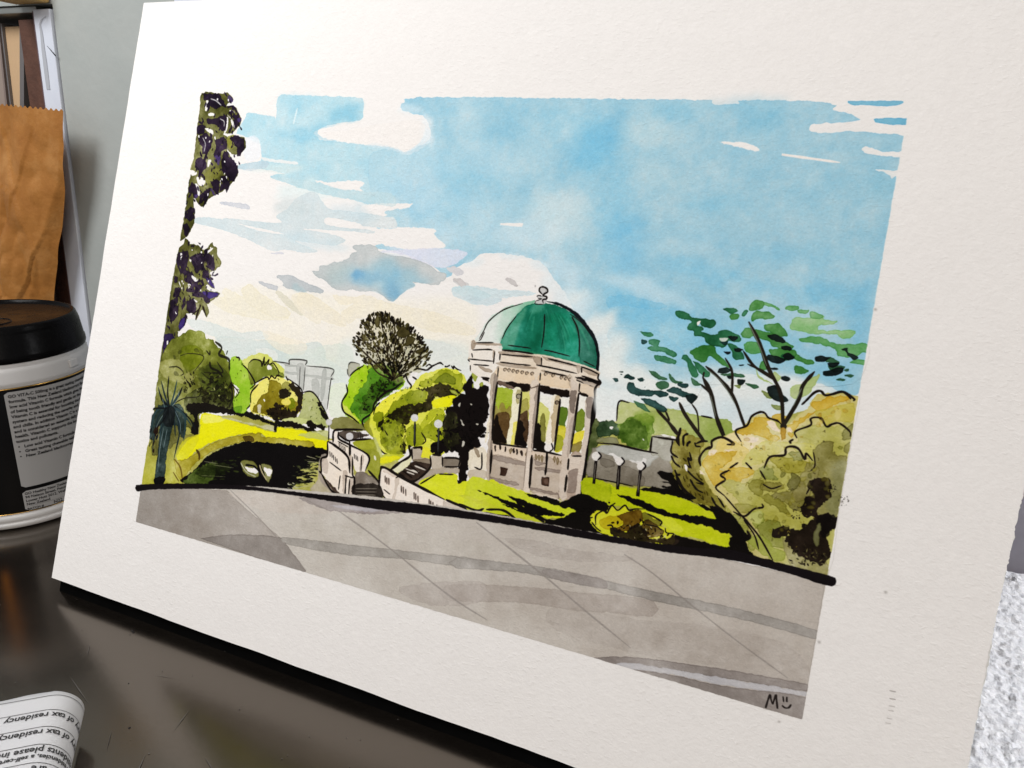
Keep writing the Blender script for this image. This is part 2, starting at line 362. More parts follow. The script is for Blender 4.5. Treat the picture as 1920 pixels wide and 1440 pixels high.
    W('dfe0ee', "B 0,1330 200,1310 500,1300 700,1330 640,1400 560,1440 440,1440 200,1340", .8, .15)
    L("A 700,1100 960,1165 960,1180 900,1160 760,1110"); L("C 650,400 740,402 840,410 890,435 900,450 885,458 800,440 700,415"); S('f3ede8', 4, "C 1040,478 1200,500 1390,526", 1, (.8, .3)); L("B 950,1112 1125,1110 1115,1138 1060,1140 1010,1130 950,1130", rgh=.3, sm=0)
    L("A 1390,790 1500,805 1650,795 1770,805 1740,850 1770,870 1700,870 1560,850"); L("A 1000,618 1150,640 1270,655 1260,670 1150,660 1030,640", .8)
    W('82bfd8', "C 1435,157 1500,158 1758,158 1740,180 1680,188 1560,182 1460,180", 1, .3, .15, .3); W('7cbcd6', "C 1600,264 1700,258 1790,264 1803,280 1795,298 1720,300 1620,290 1596,276", 1, .3, .15, .3)
    # left streaks and grey clouds
    W('c3dbe0', "A 1070,770 1200,770 1400,800 1600,860 1920,880 1990,900 1990,985 1700,940 1400,880 1200,815", .6, .2)
    W('d6e0e2', "A 1110,1060 1200,1000 1270,920 1400,880 1500,1000 1640,1020 1920,1060 2000,1075 2000,1150 1780,1135 1720,1110 1500,1070 1500,1130 1820,1165 1830,1190 1700,1175 1530,1165 1300,1155 1500,1190 1620,1230 1620,1250 1530,1280 1250,1245 1420,1320 1320,1335 1180,1310 1080,1320 900,1235 700,1160 500,1110 500,1080 560,1068 740,1090 960,1165 1140,1195 1150,1185 920,1135 720,1090 760,1078 960,1100 1150,1110", .95, .3, .35, .4)
    B('c9dde4', 590, 452, 60, 12, .5, 14); B('cddfe6', 660, 400, 40, 14, .5, 10); B('cfd9da', 545, 390, 30, 16, .6)
    W('d3d5da', "A 685,956 770,955 900,975 912,1003 850,1005 720,975", 1, .35); W('d8d8de', "A 1070,1335 1150,1335 1168,1342 1110,1348", .9, .4)
    W('c5d2da', "A 830,680 980,650 1060,660 1000,710 840,710", .6, .1); W('e8ecf2', "A 900,465 980,480 990,610 900,650 860,560", .6, .1)
    W('c6cbcb', "E 130,385 160,405 230,400 240,345 330,345 370,315 490,300 500,285 570,260 580,215 660,185 615,155 612,120 700,112 820,110 890,150 905,180 1040,232 1200,245 1400,310 1500,360 1560,410 1640,430 1668,460 1640,510 1590,530 1580,555 1510,565 1400,545 1300,535 1275,525 1310,575 1220,605 1190,640 1120,690 1080,740 1030,745 980,720 940,680 880,640 800,632 720,638 600,615 520,628 420,610 340,560 290,510 220,480 160,430", 1, .45, .3, .5)
    c.mask("F 379,150 1725,150 1700,215 1503,1348 255,978", "E 130,385 240,345 500,285 660,185 612,120 820,110 905,180 1200,245 1500,360 1668,460 1590,530 1400,545 1275,525 1310,575 1190,640 1080,740 1030,745 940,680 800,632 600,615 420,610 290,510 160,430")
    B('9fc6d4', 715, 522, 80, 24, .8, 6); B('8fbfd6', 735, 535, 30, 22, .8, 60); B('6fa6cc', 671, 514, 11, 9, .9); B('84b6d2', 690, 520, 34, 12, .6, 0); B('7fb0cc', 735, 545, 18, 12, .7, 60); B('b9c9c8', 630, 512, 26, 18, .5)
    c.mask("F 379,150 1725,150 1700,215 1503,1348 255,978")
    W('c4c9cb', "D 1430,465 1470,455 1590,455 1700,510 1920,600 1960,640 1920,650 1780,640 1720,640 1600,610 1490,570 1510,545 1440,480", 1, .45); B('b3c8cc', 560, 540, 16, 6, .7, 20)
    W('c9cccf', "D 1230,525 1290,535 1435,570 1430,630 1400,620 1270,570", 1, .45)
    W('d9d8da', "E 1660,370 1760,360 1850,400 1840,450 1780,460 1680,400", 1, .2); W('d6d5d4', "E 1740,500 1800,500 1910,550 1900,580 1830,590 1750,530", 1, .3); W('c4dfe2', "E 1730,600 1920,575 2100,650 2160,690 2000,740 1880,720 1760,640", .9, .15)
    for p in ("J 0,20 60,10 130,60 130,105 90,110 40,60", "J 580,20 640,10 720,70 715,105 670,90", "J 905,80 935,82 930,108 905,105"): W('d0ccca', p, 1, .3)
    W('cfe0e4', "J 0,110 250,95 500,130 900,160 880,200 560,225 540,270 420,305 250,300 100,250 0,200", .8, .2); W('c9d8de', "J 100,200 350,230 540,240 520,275 400,300 200,280", .4, .2)
    # cream strokes
    W('f0ead6', "D 820,650 860,600 1010,680 1200,790 1400,900 1560,920 1500,960 1250,950 1000,900 860,860 720,770 660,720 840,700", .9, .35); W('eee8d4', "D 1030,620 1080,580 1150,555 1250,660 1400,750 1580,860 1560,920 1400,930 1180,820 1100,760", .95, .4)
    W('dfdbc8', "D 1425,665 1480,640 1720,870 1700,905 1600,840", .95, .25); W('f0e9d6', "D 1600,680 1760,660 1920,740 1920,1000 1760,920 1640,800", .9, .15); W('efe8d5', "E 0,660 140,670 340,800 470,900 540,1000 480,1030 250,960 100,900 0,820", .9, .2)
    W('f0e9d6', "E 380,680 600,700 800,680 1000,760 1500,860 1900,1010 2000,1080 1900,1130 1500,1080 1100,960 700,930 560,1000 480,880 620,770 480,790", .85, .2); W('e3e7e2', "E 1380,1180 1600,1200 1800,1290 1830,1340 1640,1400 1480,1390", .9, .3)
    W('dfe6e2', "D 420,960 480,950 640,970 850,1040 1040,1100 1200,1080 1300,1100 1340,1160 1200,1180 1000,1160 760,1150 500,1060", .9, .25); W('d6e0dc', "D 760,1160 1000,1150 1200,1190 1350,1180 1500,1230 1700,1230 1920,1210 1960,1440 1500,1440 1420,1300 1200,1280 1200,1400 900,1440 860,1320", .8, .2)
    W('f1ead8', "D 1280,1080 1500,1140 1760,1220 1740,1330 1600,1350 1380,1250", .6, .2); W('dbe4da', "H 330,130 560,60 760,20 900,60 880,260 740,340 520,200", .6, .15); W('e4ebd8', "H 720,380 860,370 870,640 760,640 710,600", .9, .2)
    W('a9a648', "F 262,905 300,850 345,795 440,778 560,800 640,830 720,860 790,870 830,900 860,935 760,950 640,935 480,915", .9, 0, .4)
    W('a9a648', "F 900,925 960,900 1090,860 1110,800 1160,790 1300,830 1400,800 1590,780 1550,1075 1440,1050 1260,1020 1080,990 960,970", .9, 0, .4)
    # -- left palm of hanging purple leaves (two clusters)
    OL, PU = '5f5f30', '221829'
    W(OL, "A 555,137 690,140 755,140 790,195 750,215 740,235 800,240 835,300 850,340 820,400 780,440 750,440 715,440 760,470 870,470 876,560 800,600 740,560 800,680 830,720 790,800 700,880 620,920 560,990 520,960 500,920 490,960 503,1080 480,1150 440,1210 390,1240 420,1080 450,850 490,640 520,400 540,250", 1, .3, .5)
    W('7c7c38', "A 590,720 680,700 700,740 640,800 570,830 560,780", .8, .2); W('8c8c34', "A 740,470 800,455 790,540 760,555", .8, .2); W('7c7c44', "A 480,660 520,600 500,740 470,720", .8, .2)
    for p in ("A 600,292 640,285 650,303 612,310","A 588,190 604,200 592,268 577,262","A 575,402 608,402 638,420 636,448 600,428","A 520,762 580,792 560,835 520,812","A 600,640 626,640 600,695","A 725,700 742,705 722,755","A 470,715 520,738 480,760","A 760,265 790,272 800,290 770,280","A 735,330 752,318 750,380 738,420 725,440 720,400","A 560,530 570,540 566,590","A 770,340 790,350 800,400 786,390","A 500,820 530,830 540,900 520,900","A 690,800 700,790 696,850"): L(p, rgh=.4)
    for p in ("A 560,140 680,140 720,200 740,250 700,235 660,260 620,240 600,280 590,265 605,190 570,190","A 750,280 790,270 840,330 830,370 800,415 790,380 800,330","A 640,330 720,300 745,330 730,420 700,420 680,390 640,370 600,370 590,330","A 518,382 560,370 580,400 570,440 516,450",
              "A 530,470 590,430 625,470 620,560 580,600 555,600 560,540 530,520","A 650,490 720,460 750,510 740,560 700,570 690,640 660,660 640,600 660,540","A 760,470 820,450 870,480 875,550 840,610 815,610 820,550 790,510","A 720,570 760,610 820,680 830,730 790,800 770,790 740,760 700,700 700,640","A 510,640 550,620 590,660 590,710 560,720 540,780 530,780 530,710 500,690",
              "A 620,800 660,780 690,800 680,900 660,900 640,860","A 700,760 740,755 765,820 740,890 730,850 690,880","A 455,850 480,800 510,830 525,910 500,930 480,880 450,880","A 540,900 600,850 620,850 600,940 560,1000 570,940 530,980","A 430,1020 470,990 505,1010 500,1080 460,1100 430,1060","A 410,1130 440,1110 470,1150 440,1215 420,1200"):
        W(PU, p, .97, .1, .3, .8, 0)
    for p in ("A 755,150 790,195 745,205","A 640,620 690,600 680,680","A 620,850 660,900 640,905","A 820,320 850,335 830,360","A 500,900 525,905 510,930"): W('4b3a72', p, .8, .2)
    for w, p in ((5,"A 745,245 790,240 835,320"),(4,"A 530,350 560,370"),(4,"A 600,560 560,700"),(3,"A 640,180 700,200 735,240")): S(PU, w, p)
    for w, p in ((2.2,"A 620,180 660,195 700,230"),(1.6,"A 560,470 580,520 570,580"),(1.8,"A 745,300 780,340 800,400"),(1.5,"A 690,330 720,350 720,390")): S('d8d6d4', w, p, .9)
    T(['241a2c','2c2038','1f1726'], "A 555,137 755,140 850,340 870,520 830,720 700,880 560,990 500,960 500,1080 440,1210 395,1230 440,880 520,400", 110, (5, 12), .38, (50, 125), .95)
    T([OL,'757538'], "A 555,137 755,140 850,340 830,520 800,720 660,860 540,960 450,1150 420,1180 450,880 520,400", 26, (3, 8), .45, (40, 130), .95)
    for _ in range(12):
        x, y = c.inside(pts("A 555,137 755,140 850,340 830,520 800,720 660,860 540,960 500,900 500,600"), 1)[0]; L([(x, y), (x+1.4, y+.4), (x+.2+1.6*c.rng.rand(), y+4+3*c.rng.rand()), (x-1.2, y+2.6)], rgh=.3, sm=2)
    W(OL, "D 330,150 380,110 400,40 440,70 460,100 510,110 560,130 600,170 650,150 710,80 720,120 760,150 760,230 800,280 800,350 760,370 740,400 680,420 700,500 735,590 720,600 650,560 660,620 780,650 770,690 660,780 640,770 670,860 640,930 620,860 590,840 560,900 520,960 520,900 440,880 410,900 440,940 400,960 390,1030 330,1090 330,1150 320,1420 120,1440 170,1100 220,750 280,400 310,250", 1, .3, .5, .8)
    for p in ("D 330,190 430,180 450,240 420,350 470,420 540,520 600,500 620,560 560,640 480,650 410,640 440,560 400,520 350,430 320,380 300,300","D 450,250 520,220 560,200 640,200 720,240 740,330 740,390 700,410 650,360 600,400 560,440 520,420 480,320","D 600,400 670,390 680,480 720,560 730,600 690,570 640,510 590,480","D 480,650 600,640 700,640 780,660 760,690 690,720 680,770 640,775 600,700 520,700","D 420,740 500,700 530,800 510,900 460,880 420,850","D 360,760 400,680 410,780 370,850",
              "D 240,740 320,690 330,800 320,900 280,960 230,980 220,870","D 340,960 420,900 430,930 390,1030 330,1080","D 170,1110 260,1110 310,1200 320,1370 240,1400 150,1390 150,1250","D 540,70 580,100 580,125","D 470,110 510,110 500,145 470,140","D 430,60 460,80 450,130 430,110","D 705,460 770,435 780,445 740,470","D 280,460 330,470 320,540 280,540","D 300,580 350,600 340,700 260,690","D 640,150 670,160 640,200 600,190"):
        W(PU if 'D 17' not in p else '2c1f48', p, .95, .12, .35, .8, 0)
    for p in ("D 640,480 690,500 735,590 720,600 660,540","D 600,640 780,655 700,720 640,690","D 340,980 400,940 385,1030 340,1070"): W('40308a', p, .65, .2)
    for p in ("D 352,210 372,212 360,280 350,270","D 450,278 472,285 464,310","D 470,450 500,470 550,500 520,530 490,500","D 700,150 720,155 660,205 645,195","D 430,550 470,560 440,610","D 330,520 355,570 345,580","D 500,720 540,750 525,760","D 195,1200 215,1190 205,1260","D 290,860 315,890 300,890","D 320,1080 345,1090 330,1105"): L(p, rgh=.4)
    for p in ("D 440,330 490,380 470,430 450,390","D 360,440 390,450 395,500 370,500","D 560,400 600,420 580,500 550,490","D 740,270 790,270 795,340 750,360","D 620,300 650,320 640,390 610,370","D 400,560 440,570 410,640 370,620","D 340,780 360,900 330,1000 320,900"): W('7c7c44', p, .8, .25)
    for w, p in ((5,"D 580,790 550,860 520,955"),(4,"D 600,800 640,920"),(3,"D 570,780 560,830 480,900")): S('241c16', w, p)
    T(['241a2c','2c2038','1c1524'], "D 340,160 700,120 780,300 700,500 720,640 560,820 420,900 340,1080 200,1380 150,1380 240,760", 110, (4, 10), .4, (40, 130), .95)
    T(['5f5f30','7d7c42'], "D 340,160 700,120 780,300 700,500 660,640 520,820 420,880 320,1040 260,900 260,700", 40, (3, 8), .45, (40, 130), .95)
    for _ in range(10):
        x, y = c.inside(pts("D 340,160 700,120 760,300 680,500 660,640 500,800 360,860 300,700"), 1)[0]; L([(x, y), (x+1.3, y+.4), (x+.2+1.4*c.rng.rand(), y+3+3*c.rng.rand()), (x-1.1, y+2.2)], rgh=.3, sm=2)
    # -- left shrubs and ground
    W('b9b748', "G 110,1200 130,1060 170,860 230,780 420,790 600,780 560,900 480,1000 470,1190 300,1200", 1, .2, .35, c2='8e8a44', g=(280,890,300,800))
    W('7c8432', "F 333,632 350,620 363,618 380,623 387,633 400,637 407,650 420,660 432,690 437,710 440,740 437,765 430,772 400,770 375,775 373,800 360,810 350,800 330,830 300,850 284,845 290,760 300,680 318,640", 1, .35, .6, 1, c2='6c6a36', g=(380,640,300,800))
    W('6e7a14', "G 450,60 560,30 640,100 600,200 520,240 450,220", .8, .2, .4); W('aaa968', "G 270,170 430,150 480,230 560,300 500,360 300,300", .7, .3, .4); W('35391a', "G 480,470 620,380 760,340 880,440 880,590 600,560 500,600", .85, .2, .6); W('55602a', "G 600,230 760,200 860,300 820,420 640,400", .6, .3, .6)
    T(['23200f','1c1a10','3a3a18'], "G 480,250 580,240 560,400 460,430", 26, (4, 9), .4, (40, 80)); T(['2c2a14','1d1b12'], "G 600,340 880,330 890,590 560,590", 60, (4, 11), .4); T(['8b9050','b4b57a'], "G 500,250 880,250 880,480 560,500", 16, (3, 7), .5)
    for w, p in ((6,"G 735,0 790,50 770,110 850,150 860,240 890,250 880,330"),(5,"G 690,170 700,220 760,250 800,300"),(3,"G 660,75 690,110 690,75"),(2.5,"G 840,75 830,110"),(3,"G 640,260 760,265 800,250 750,170"),(2,"G 440,120 520,100 640,130 560,250"),(2,"G 620,260 700,320 780,280"),(4,"G 870,330 880,470 850,560"),(2,"G 640,400 730,420 800,360 820,460"),(2.5,"G 345,215 420,215 470,265 440,290"),(2,"G 360,540 470,480 600,460 620,370")): S('1e1c14', w, p, .92)
    T(['4a4c1c','6d7428','2c2e14','7d8436'], "G 330,100 560,30 640,100 800,260 880,440 560,500 420,420", 46, (6, 15), .65, a=.42); T(['1f1e12','2c2a16'], "G 640,280 800,240 890,560 620,540", 40, (5, 12), .6, a=.8)
    W('15120e', "G 490,545 600,515 750,540 890,570 1070,610 1230,690 1260,690 1250,765 1228,760 1225,712 1000,640 800,605 620,600 590,640 600,760 570,790 530,765 560,640 520,600", 1, .05, .1, 1.2)
    W('eae614', "G 612,625 680,606 800,640 1000,700 1240,765 1260,722 1440,745 1580,770 1690,830 1760,900 1700,915 1440,880 1200,850 1130,775 960,780 760,830 600,905 480,1000 410,970 510,830 600,780", 1, .15, .3, .7); W('d9d530', "G 470,830 600,790 560,900 470,1000 410,960", .7, .25, .4); W('f0ec7c', "G 630,625 700,615 820,660 640,690", .7, .15)
    W('a3972a', "G 390,990 470,1000 600,925 720,850 960,785 1130,770 1130,800 1440,830 1560,850 1560,890 1440,885 1100,860 940,850 730,920 600,1000 500,1110 450,1185 400,1060", .95, .45, .5, 1); W('c9c79c', "G 780,630 900,655 1100,700 1228,712 1240,762 1090,715 830,655", 1, .3)
    S('6e5a1e', 4, "G 390,990 440,1060 460,1170"); S('6e5a1e', 3, "G 380,1100 430,1180"); S('4a3a14', 6, "G 575,910 600,950 600,1000"); W('5b4a16', "G 970,800 1050,800 1060,840 1000,850", 1, .3)
    # pond
    W('0d0b0b', "G 460,1195 560,1080 680,960 800,900 960,850 1100,845 1440,880 1680,910 1670,990 1540,1040 1560,1060 1450,1085 1550,1115 1420,1150 1580,1180 1430,1200 1380,1240 1380,1290 1000,1250", 1, 0, .05, 1)
    W('56672a', "G 500,1150 600,1060 690,1030 740,1040 700,1190 480,1190", .95, .25, .6, 1.4); W('2c3514', "G 560,1110 720,1020 880,1070 700,1150", .7, .1, .5, 2)
    for p in ("G 720,1040 890,1065","G 640,1010 760,1030","G 620,1130 820,1140","G 650,985 690,940 780,900 900,870"): S('9a9c74', 1.2, p, .7)
    for p, q in (("H 515,965 600,990","H 480,1080 560,1060"),("H 460,1140 590,1165","H 450,1170 560,1200"),("H 420,1230 560,1215","H 400,1215 470,1235"),("H 520,1010 620,1020","H 530,1100 600,1090")): S('b4b08a', 1.4, p, .8); S('8a8a5c', 1.1, q, .8)
    W('7f8040', "G 950,1010 1060,1010 1100,1080 1095,1140 1030,1140 980,1100", .9, .3); L("G 985,1050 1030,1070 1070,1062 1098,1095 1085,1112 1040,1105 1005,1085"); W('8a8a50', "G 1120,1030 1200,1050 1215,1120 1190,1185 1150,1150 1120,1090", .9, .3); L("G 1140,1060 1170,1075 1195,1070 1214,1095 1200,1130 1180,1140 1160,1110"); W('0d0b0b', "G 1090,1030 1120,1040 1160,1150 1140,1160 1100,1100"); S('b8ac80', 3, "G 1110,1040 1130,1100 1170,1170"); S('c4c4b0', 1.5, "G 950,1020 1000,1100 1080,1140"); S('0d0b0b', 4, "G 990,1040 1060,1050 1100,1090")
    T(['3c4a1c','2c3815','566628'], "G 520,1120 760,1000 980,930 900,1160 560,1180", 40, (5, 13), .22, (-12, 18), .55); T(['77804a','8f9262','5a6436'], "H 380,1040 560,960 640,960 560,1200 400,1240", 40, (5, 14), .16, (-10, 22), .8); T(['0d0b0b'], "H 520,960 690,930 640,1010 560,1180 500,1220", 34, (6, 16), .18, (-8, 20))
    T(['a8a884','c9c9b4'], "G 1340,1190 1440,1180 1440,1240 1340,1240", 14, (3, 7), .3, (-20, 30))
    # palm (cabbage tree)
    W('2b3a38', "G 275,720 375,690 352,820 325,980 300,1195 225,1200 240,1010 262,850", 1, .2, .5)
    W('22302f', "G 300,520 360,530 430,520 490,620 490,720 470,830 440,760 400,700 330,720 260,720 210,830 180,800 200,640 240,560", .92, .2, .5, 1.4)
    for i, p in enumerate(("G 350,560 310,450 280,330","G 350,560 335,430 345,290","G 355,560 390,440 415,320","G 345,550 280,470 255,380","G 370,540 430,450 460,380","G 330,540 230,600 185,800","G 330,560 250,650 205,930","G 340,560 210,570 200,640","G 380,550 480,640 470,845","G 390,560 440,720 385,1000","G 390,540 520,650 575,760","G 330,570 280,700 270,830","G 360,570 390,680 400,800","G 340,580 300,660 215,760","G 400,560 460,600 545,720","G 350,570 330,640 250,790","G 340,540 290,500 275,440","G 365,545 400,490 440,420","G 385,560 420,650 430,780")): S(['1c2a2e','14181a','2a3f42'][i % 3], 4.2, p, .95, (.5, .15))
    for p in ("G 370,550 420,480 430,400","G 350,560 360,680","G 330,570 270,660 230,740","G 400,590 440,690 440,770","G 310,560 290,480","G 300,730 270,900 250,1100","G 330,740 300,900"): S('8fa3a6', 1.2, p, .75)
    W('121516', "G 320,560 380,550 400,620 370,720 310,700 290,640", .8, .1, .3); W('0f0f10', "G 225,1150 305,1140 300,1200 225,1200")
    T(['1c2226','2a1c14'], "G 170,740 260,700 230,920 190,930", 12, (6, 14), .25, (90, 120))
    # -- trees in the middle distance
    W('d5d86a', "H -60,200 40,120 160,105 240,160 330,240 350,300 200,300 0,260", .9, .15, .3, 1); W('a2c83c', "G 860,170 890,125 930,130 1000,220 1060,350 1040,480 1000,580 960,605 900,590 890,480 940,400 870,330", 1, .3, .4)
    W('87903a', "H 20,200 60,155 140,162 220,185 280,250 335,290 300,310 180,290 60,370 30,300", 1, .3, .4); W('6c9a24', "G 890,560 960,540 950,600 900,590", .8, .3)
    for w, p in ((3,"G 910,130 940,140 935,160"),(3,"G 960,190 1010,240 1070,350 1030,400"),(2.6,"G 1020,180 1060,150 1120,165 1130,210 1150,130 1150,200 1190,150 1180,200 1220,180 1240,200 1270,250 1270,280"),(3,"G 1050,430 1040,520 1000,570"),(2,"G 870,350 930,430 900,480")): S(INK, w, p)
    L("G 1175,200 1205,205 1210,240 1180,235")
    W('d3d5cf', "H 240,165 375,182 380,152 512,160 512,200 735,230 730,315 705,330 690,570 640,560 490,420 440,380 330,290 330,200", .9, .3, .3)
    for p in ("H 430,200 500,205 490,400 452,390","H 340,250 440,262 440,282 350,270","H 510,275 730,305 725,325 505,292","H 650,250 685,255 660,480 632,470","H 340,190 430,200 430,215 340,205","H 560,320 620,330 620,470 570,440"): W('b3b6b0', p, .8, .2, .3, .3)
    for w, p in ((2.2,"H 225,165 340,180 370,190"),(2.6,"H 372,195 380,152 512,160 505,200"),(2,"H 512,205 735,230 720,300"),(2,"H 735,320 720,330 690,570"),(1.6,"H 505,210 490,410"),(1.6,"H 462,210 455,380"),(2.6,"H 870,290 880,180 965,190"),(2,"H 860,230 862,280")): S('2a2724', w, p, .9)
    W('b4b3a0', "H 880,185 965,190 940,240 890,300 865,270", .9, .3)
    W('ece47a', "H 50,420 110,350 190,300 260,295 370,330 440,390 485,470 470,560 420,640 350,650 270,660 150,620 50,600 40,520", 1, .15, .3, 1)
    W('8a7d1c', "H 200,330 250,330 300,360 300,400 280,450 330,480 390,500 470,520 450,600 300,640 190,620 70,590 60,570 120,480 170,440 190,420", 1, .35, .5, 1.2); W('8f8a3a', "H 330,340 380,350 380,420 340,440 300,400", .9, .3); W('75800f', "H 360,490 410,480 420,550 370,570", .9, .3)
    for p in ("H 280,420 320,410 340,395 385,430 350,475 290,470","H 360,370 410,350 470,420 488,480 470,560 420,610 440,520 430,450 390,420","H 190,570 280,560 440,600 400,650 260,665 180,610","H 250,510 290,530 320,545 290,570 250,550"): W('1c150e', p, .95, .1, .2, 1.4)
    W('e8dc6c', "H 312,492 365,475 382,520 360,540 335,535 295,515", 1, .3); L("H 105,540 130,535 130,600 105,600", .7); L("H 155,490 168,490 165,505")
    for w, p in ((3,"H 45,520 50,430 110,360"),(3,"H 80,350 180,300 200,320 220,290 250,310 270,285 320,300"),(3,"H 350,310 400,340 470,400 488,480"),(2.5,"H 340,290 360,330"),(7,"H 265,640 250,760")): S(INK, w, p)
    T(['1c150e','3a2e12'], "H 180,560 480,560 440,650 190,640", 26, (3, 8), .5); T(['8b8a40'], "H 60,600 280,630 300,650 100,620", 10, (3, 6), .5)
    W('b2b878', "H 490,440 560,430 620,490 650,560 700,640 690,730 560,700 440,665 480,560", 1, .3, .4); W('c9cf8a', "H 300,665 440,640 620,690 500,700", 1, .2); W('15120e', "H 280,670 450,690 570,740 660,760 560,760 420,730 270,710", 1, 0, .1, 1.2)
    for p in ("H 600,505 635,520 630,560","H 620,560 660,580 700,640 690,680 650,640","H 510,680 555,660 600,720 560,750","H 600,720 640,690 680,720 660,760"): W('17130e', p, 1, 0, .1, 1.2)
    S(INK, 3, "H 480,430 550,420 600,460 640,530 690,620")
    W('c4c884', "H 440,790 560,760 690,750 700,820 660,830", .8, .2)
    # hill and bushes right of the pond
    W('8e8c54', "H 730,660 830,635 920,650 990,700 1010,750 740,745", 1, .3, .4)
    W('a5cc22', "H 875,310 920,250 1000,200 1200,200 1300,270 1340,340 1300,400 1180,440 1110,510 1060,640 1000,690 930,680 880,640 830,590 810,520 850,430", 1, .2, .4, 1.2); W('d8dc6a', "H 810,520 850,540 900,600 960,680 880,640 830,590", .9, .2)
    W('63962a', "H 1050,230 1200,200 1280,260 1330,340 1250,420 1120,500 1070,600 1000,690 900,590 890,540 940,440 1020,330", 1, .3, .5, 1.5); W('45681c', "H 1050,380 1200,290 1330,330 1250,420 1120,500 1060,600 960,600 1000,480", .8, .1, .5, 2); T(['1d2410','26320f','3a5416'], "H 1040,370 1200,300 1330,340 1200,430 1100,510 1040,590 960,560 1040,460", 90, (4, 9), .5)
    for w, p in ((3.4,"H 850,360 860,430 815,510 830,590 900,640 960,690"),(3,"H 880,290 920,250 960,225 1000,200"),(4,"H 1330,340 1250,400 1180,430 1090,520 1070,600 990,660 1000,710 1060,760 1070,800")): S(INK, w, p)
    W('9a9c30', "H 1000,700 1080,640 1130,760 1120,830 1040,780", 1, .25)
    # brown tree
    W('a79f74', "E 660,1230 700,1100 760,1010 900,930 1080,980 1220,1080 1330,1140 1400,1270 1440,1330 1400,1440 1300,1600 1180,1640 1060,1640 960,1560 760,1440", .5, .1, .6, 3)
    ctr = (738, 712)
    for q in ((672,650),(692,612),(714,600),(740,596),(764,622),(788,640),(800,664),(690,672),(728,640),(760,660)): S('2c2415', 3.0, [ctr, ((ctr[0]+q[0])/2+c.rng.randn()*5, (ctr[1]+q[1])/2+6), q], .92, (1, .3))
    EL = "E 590,1215 640,1130 690,1020 730,940 860,870 960,865 1090,930 1190,985 1300,1070 1350,1090 1420,1200 1500,1320 1450,1430 1300,1560 1150,1610 1000,1560 740,1440"
    T(['4a4324','5d5630','3a331c','4f4a26'], EL, 330, (5, 13), .5, ctr=ctr); T(['1c160d','241c12','1a140c'], EL, 330, (3, 9), .45, ctr=ctr)
    T(['1c160d','3a331c'], "E 600,1220 690,1020 740,950 860,870 960,865 1190,985 1340,1090 1480,1320 1440,1300 1300,1120 1100,1010 900,960 760,1040 680,1240", 90, (4, 11), .5, ctr=ctr)
    T(['efe8d6','e6dfc4'], "E 720,1100 900,980 1080,1020 1300,1160 1380,1320 1200,1480 900,1420 740,1340", 150, (2, 5), .4, ctr=ctr); T(['14100a'], "E 860,1400 1060,1380 1200,1440 1150,1640 1020,1640", 60, (4, 10), .4, ctr=ctr)
    for p in ("E 740,1000 770,955 805,990 775,1000","E 855,990 885,900 918,980 880,1045","E 1010,1050 1030,995 1040,1030","E 1100,1110 1170,1020 1215,1060 1270,1090 1200,1150 1130,1150","E 1220,1140 1310,1160 1280,1220 1200,1250","E 610,1220 680,1260 720,1290 690,1310","E 1310,1310 1400,1260 1400,1310 1340,1340","E 1390,1370 1480,1320 1450,1370","E 950,940 975,880 985,920","E 1060,1120 1085,1060 1090,1110 1050,1150"): W('4d4626', p, 1, .5, .4, .4)
    for p in ("E 1035,910 1060,920 1070,950 1040,950","E 1090,990 1115,985 1105,1020","E 1240,1060 1275,1090 1250,1110","E 1340,1170 1380,1170 1370,1210","E 1380,1200 1410,1220 1390,1230","E 665,1100 690,1110 680,1130","E 655,1150 685,1160 670,1175","E 640,1320 670,1350 645,1360","E 700,1010 715,1010 710,1035"): W(INK, p, 1, 0, 0, .3)
    # olive bushes in front of the bandstand
    W('dddf50', "I -20,560 20,500 100,420 250,335 340,310 420,210 540,170 640,140 700,145 800,190 835,300 780,380 740,400 700,480 660,520 640,560 640,900 500,930 420,960 340,850 260,925 160,945 60,885 10,780 -30,650", 1, .15, .3, 1)
    L("I 330,190 400,180 380,240 350,300 310,290"); W('eee94a', "I 20,520 110,420 260,340 200,440 130,540", .8, .1)
    for p in ("I 180,460 300,360 400,340 480,340 490,420 470,500 350,530 200,560 90,600 140,520","I 390,300 480,240 560,190 620,150 700,160 720,200 790,190 800,260 820,310 760,370 690,330 560,290 480,310","I 90,620 180,590 250,600 270,700 260,800 280,900 200,940 90,860 70,740","I 300,700 370,650 430,680 460,800 400,850 310,830","I 430,720 560,580 640,560 640,800 500,780","I 10,560 60,540 90,560 60,700 20,660"): W('97a01e', p, .97, .35, .5, 1.3)
    W('6f7a1a', "I 540,270 600,210 650,190 740,230 720,290 640,270", .9, .35); W('7e8a1c', "I 280,400 370,340 470,350 460,430 340,470", .7, .2); W('8f9a30', "I 100,660 200,600 240,640 200,700 230,800 160,880 100,820", .5, .1, .6); W('b4bb2a', "I 430,640 520,520 620,510 630,550 540,590 440,700", .9, .3)
    for p in ("I 45,650 120,560 250,500 440,450 540,480 520,510 420,540 400,580 300,640 280,700 290,900 255,900 270,660 130,590 90,640 75,720","I 380,320 470,318 640,290 730,330 770,370 720,400 540,410 520,450 470,440 480,360 430,330","I 480,440 540,410 530,470"): W('1f1a0c', p, .95, .05, .4, 2)
    T(['262208','3c3a10','4d5214'], "I 60,640 250,500 540,460 420,560 290,680 290,900 240,900 250,640", 70, (3, 8), .5); T(['2a2410','4a4a14'], "I 430,330 640,290 760,350 700,400 500,420", 30, (3, 7), .5); T(['5a6014','7c8620','656c18','a8b030'], "I 90,600 280,600 280,900 150,930 80,800", 34, (6, 14), .7, a=.4)
    W('eae81c', "I 525,450 600,410 740,388 700,480 620,490 560,505", 1, .2)
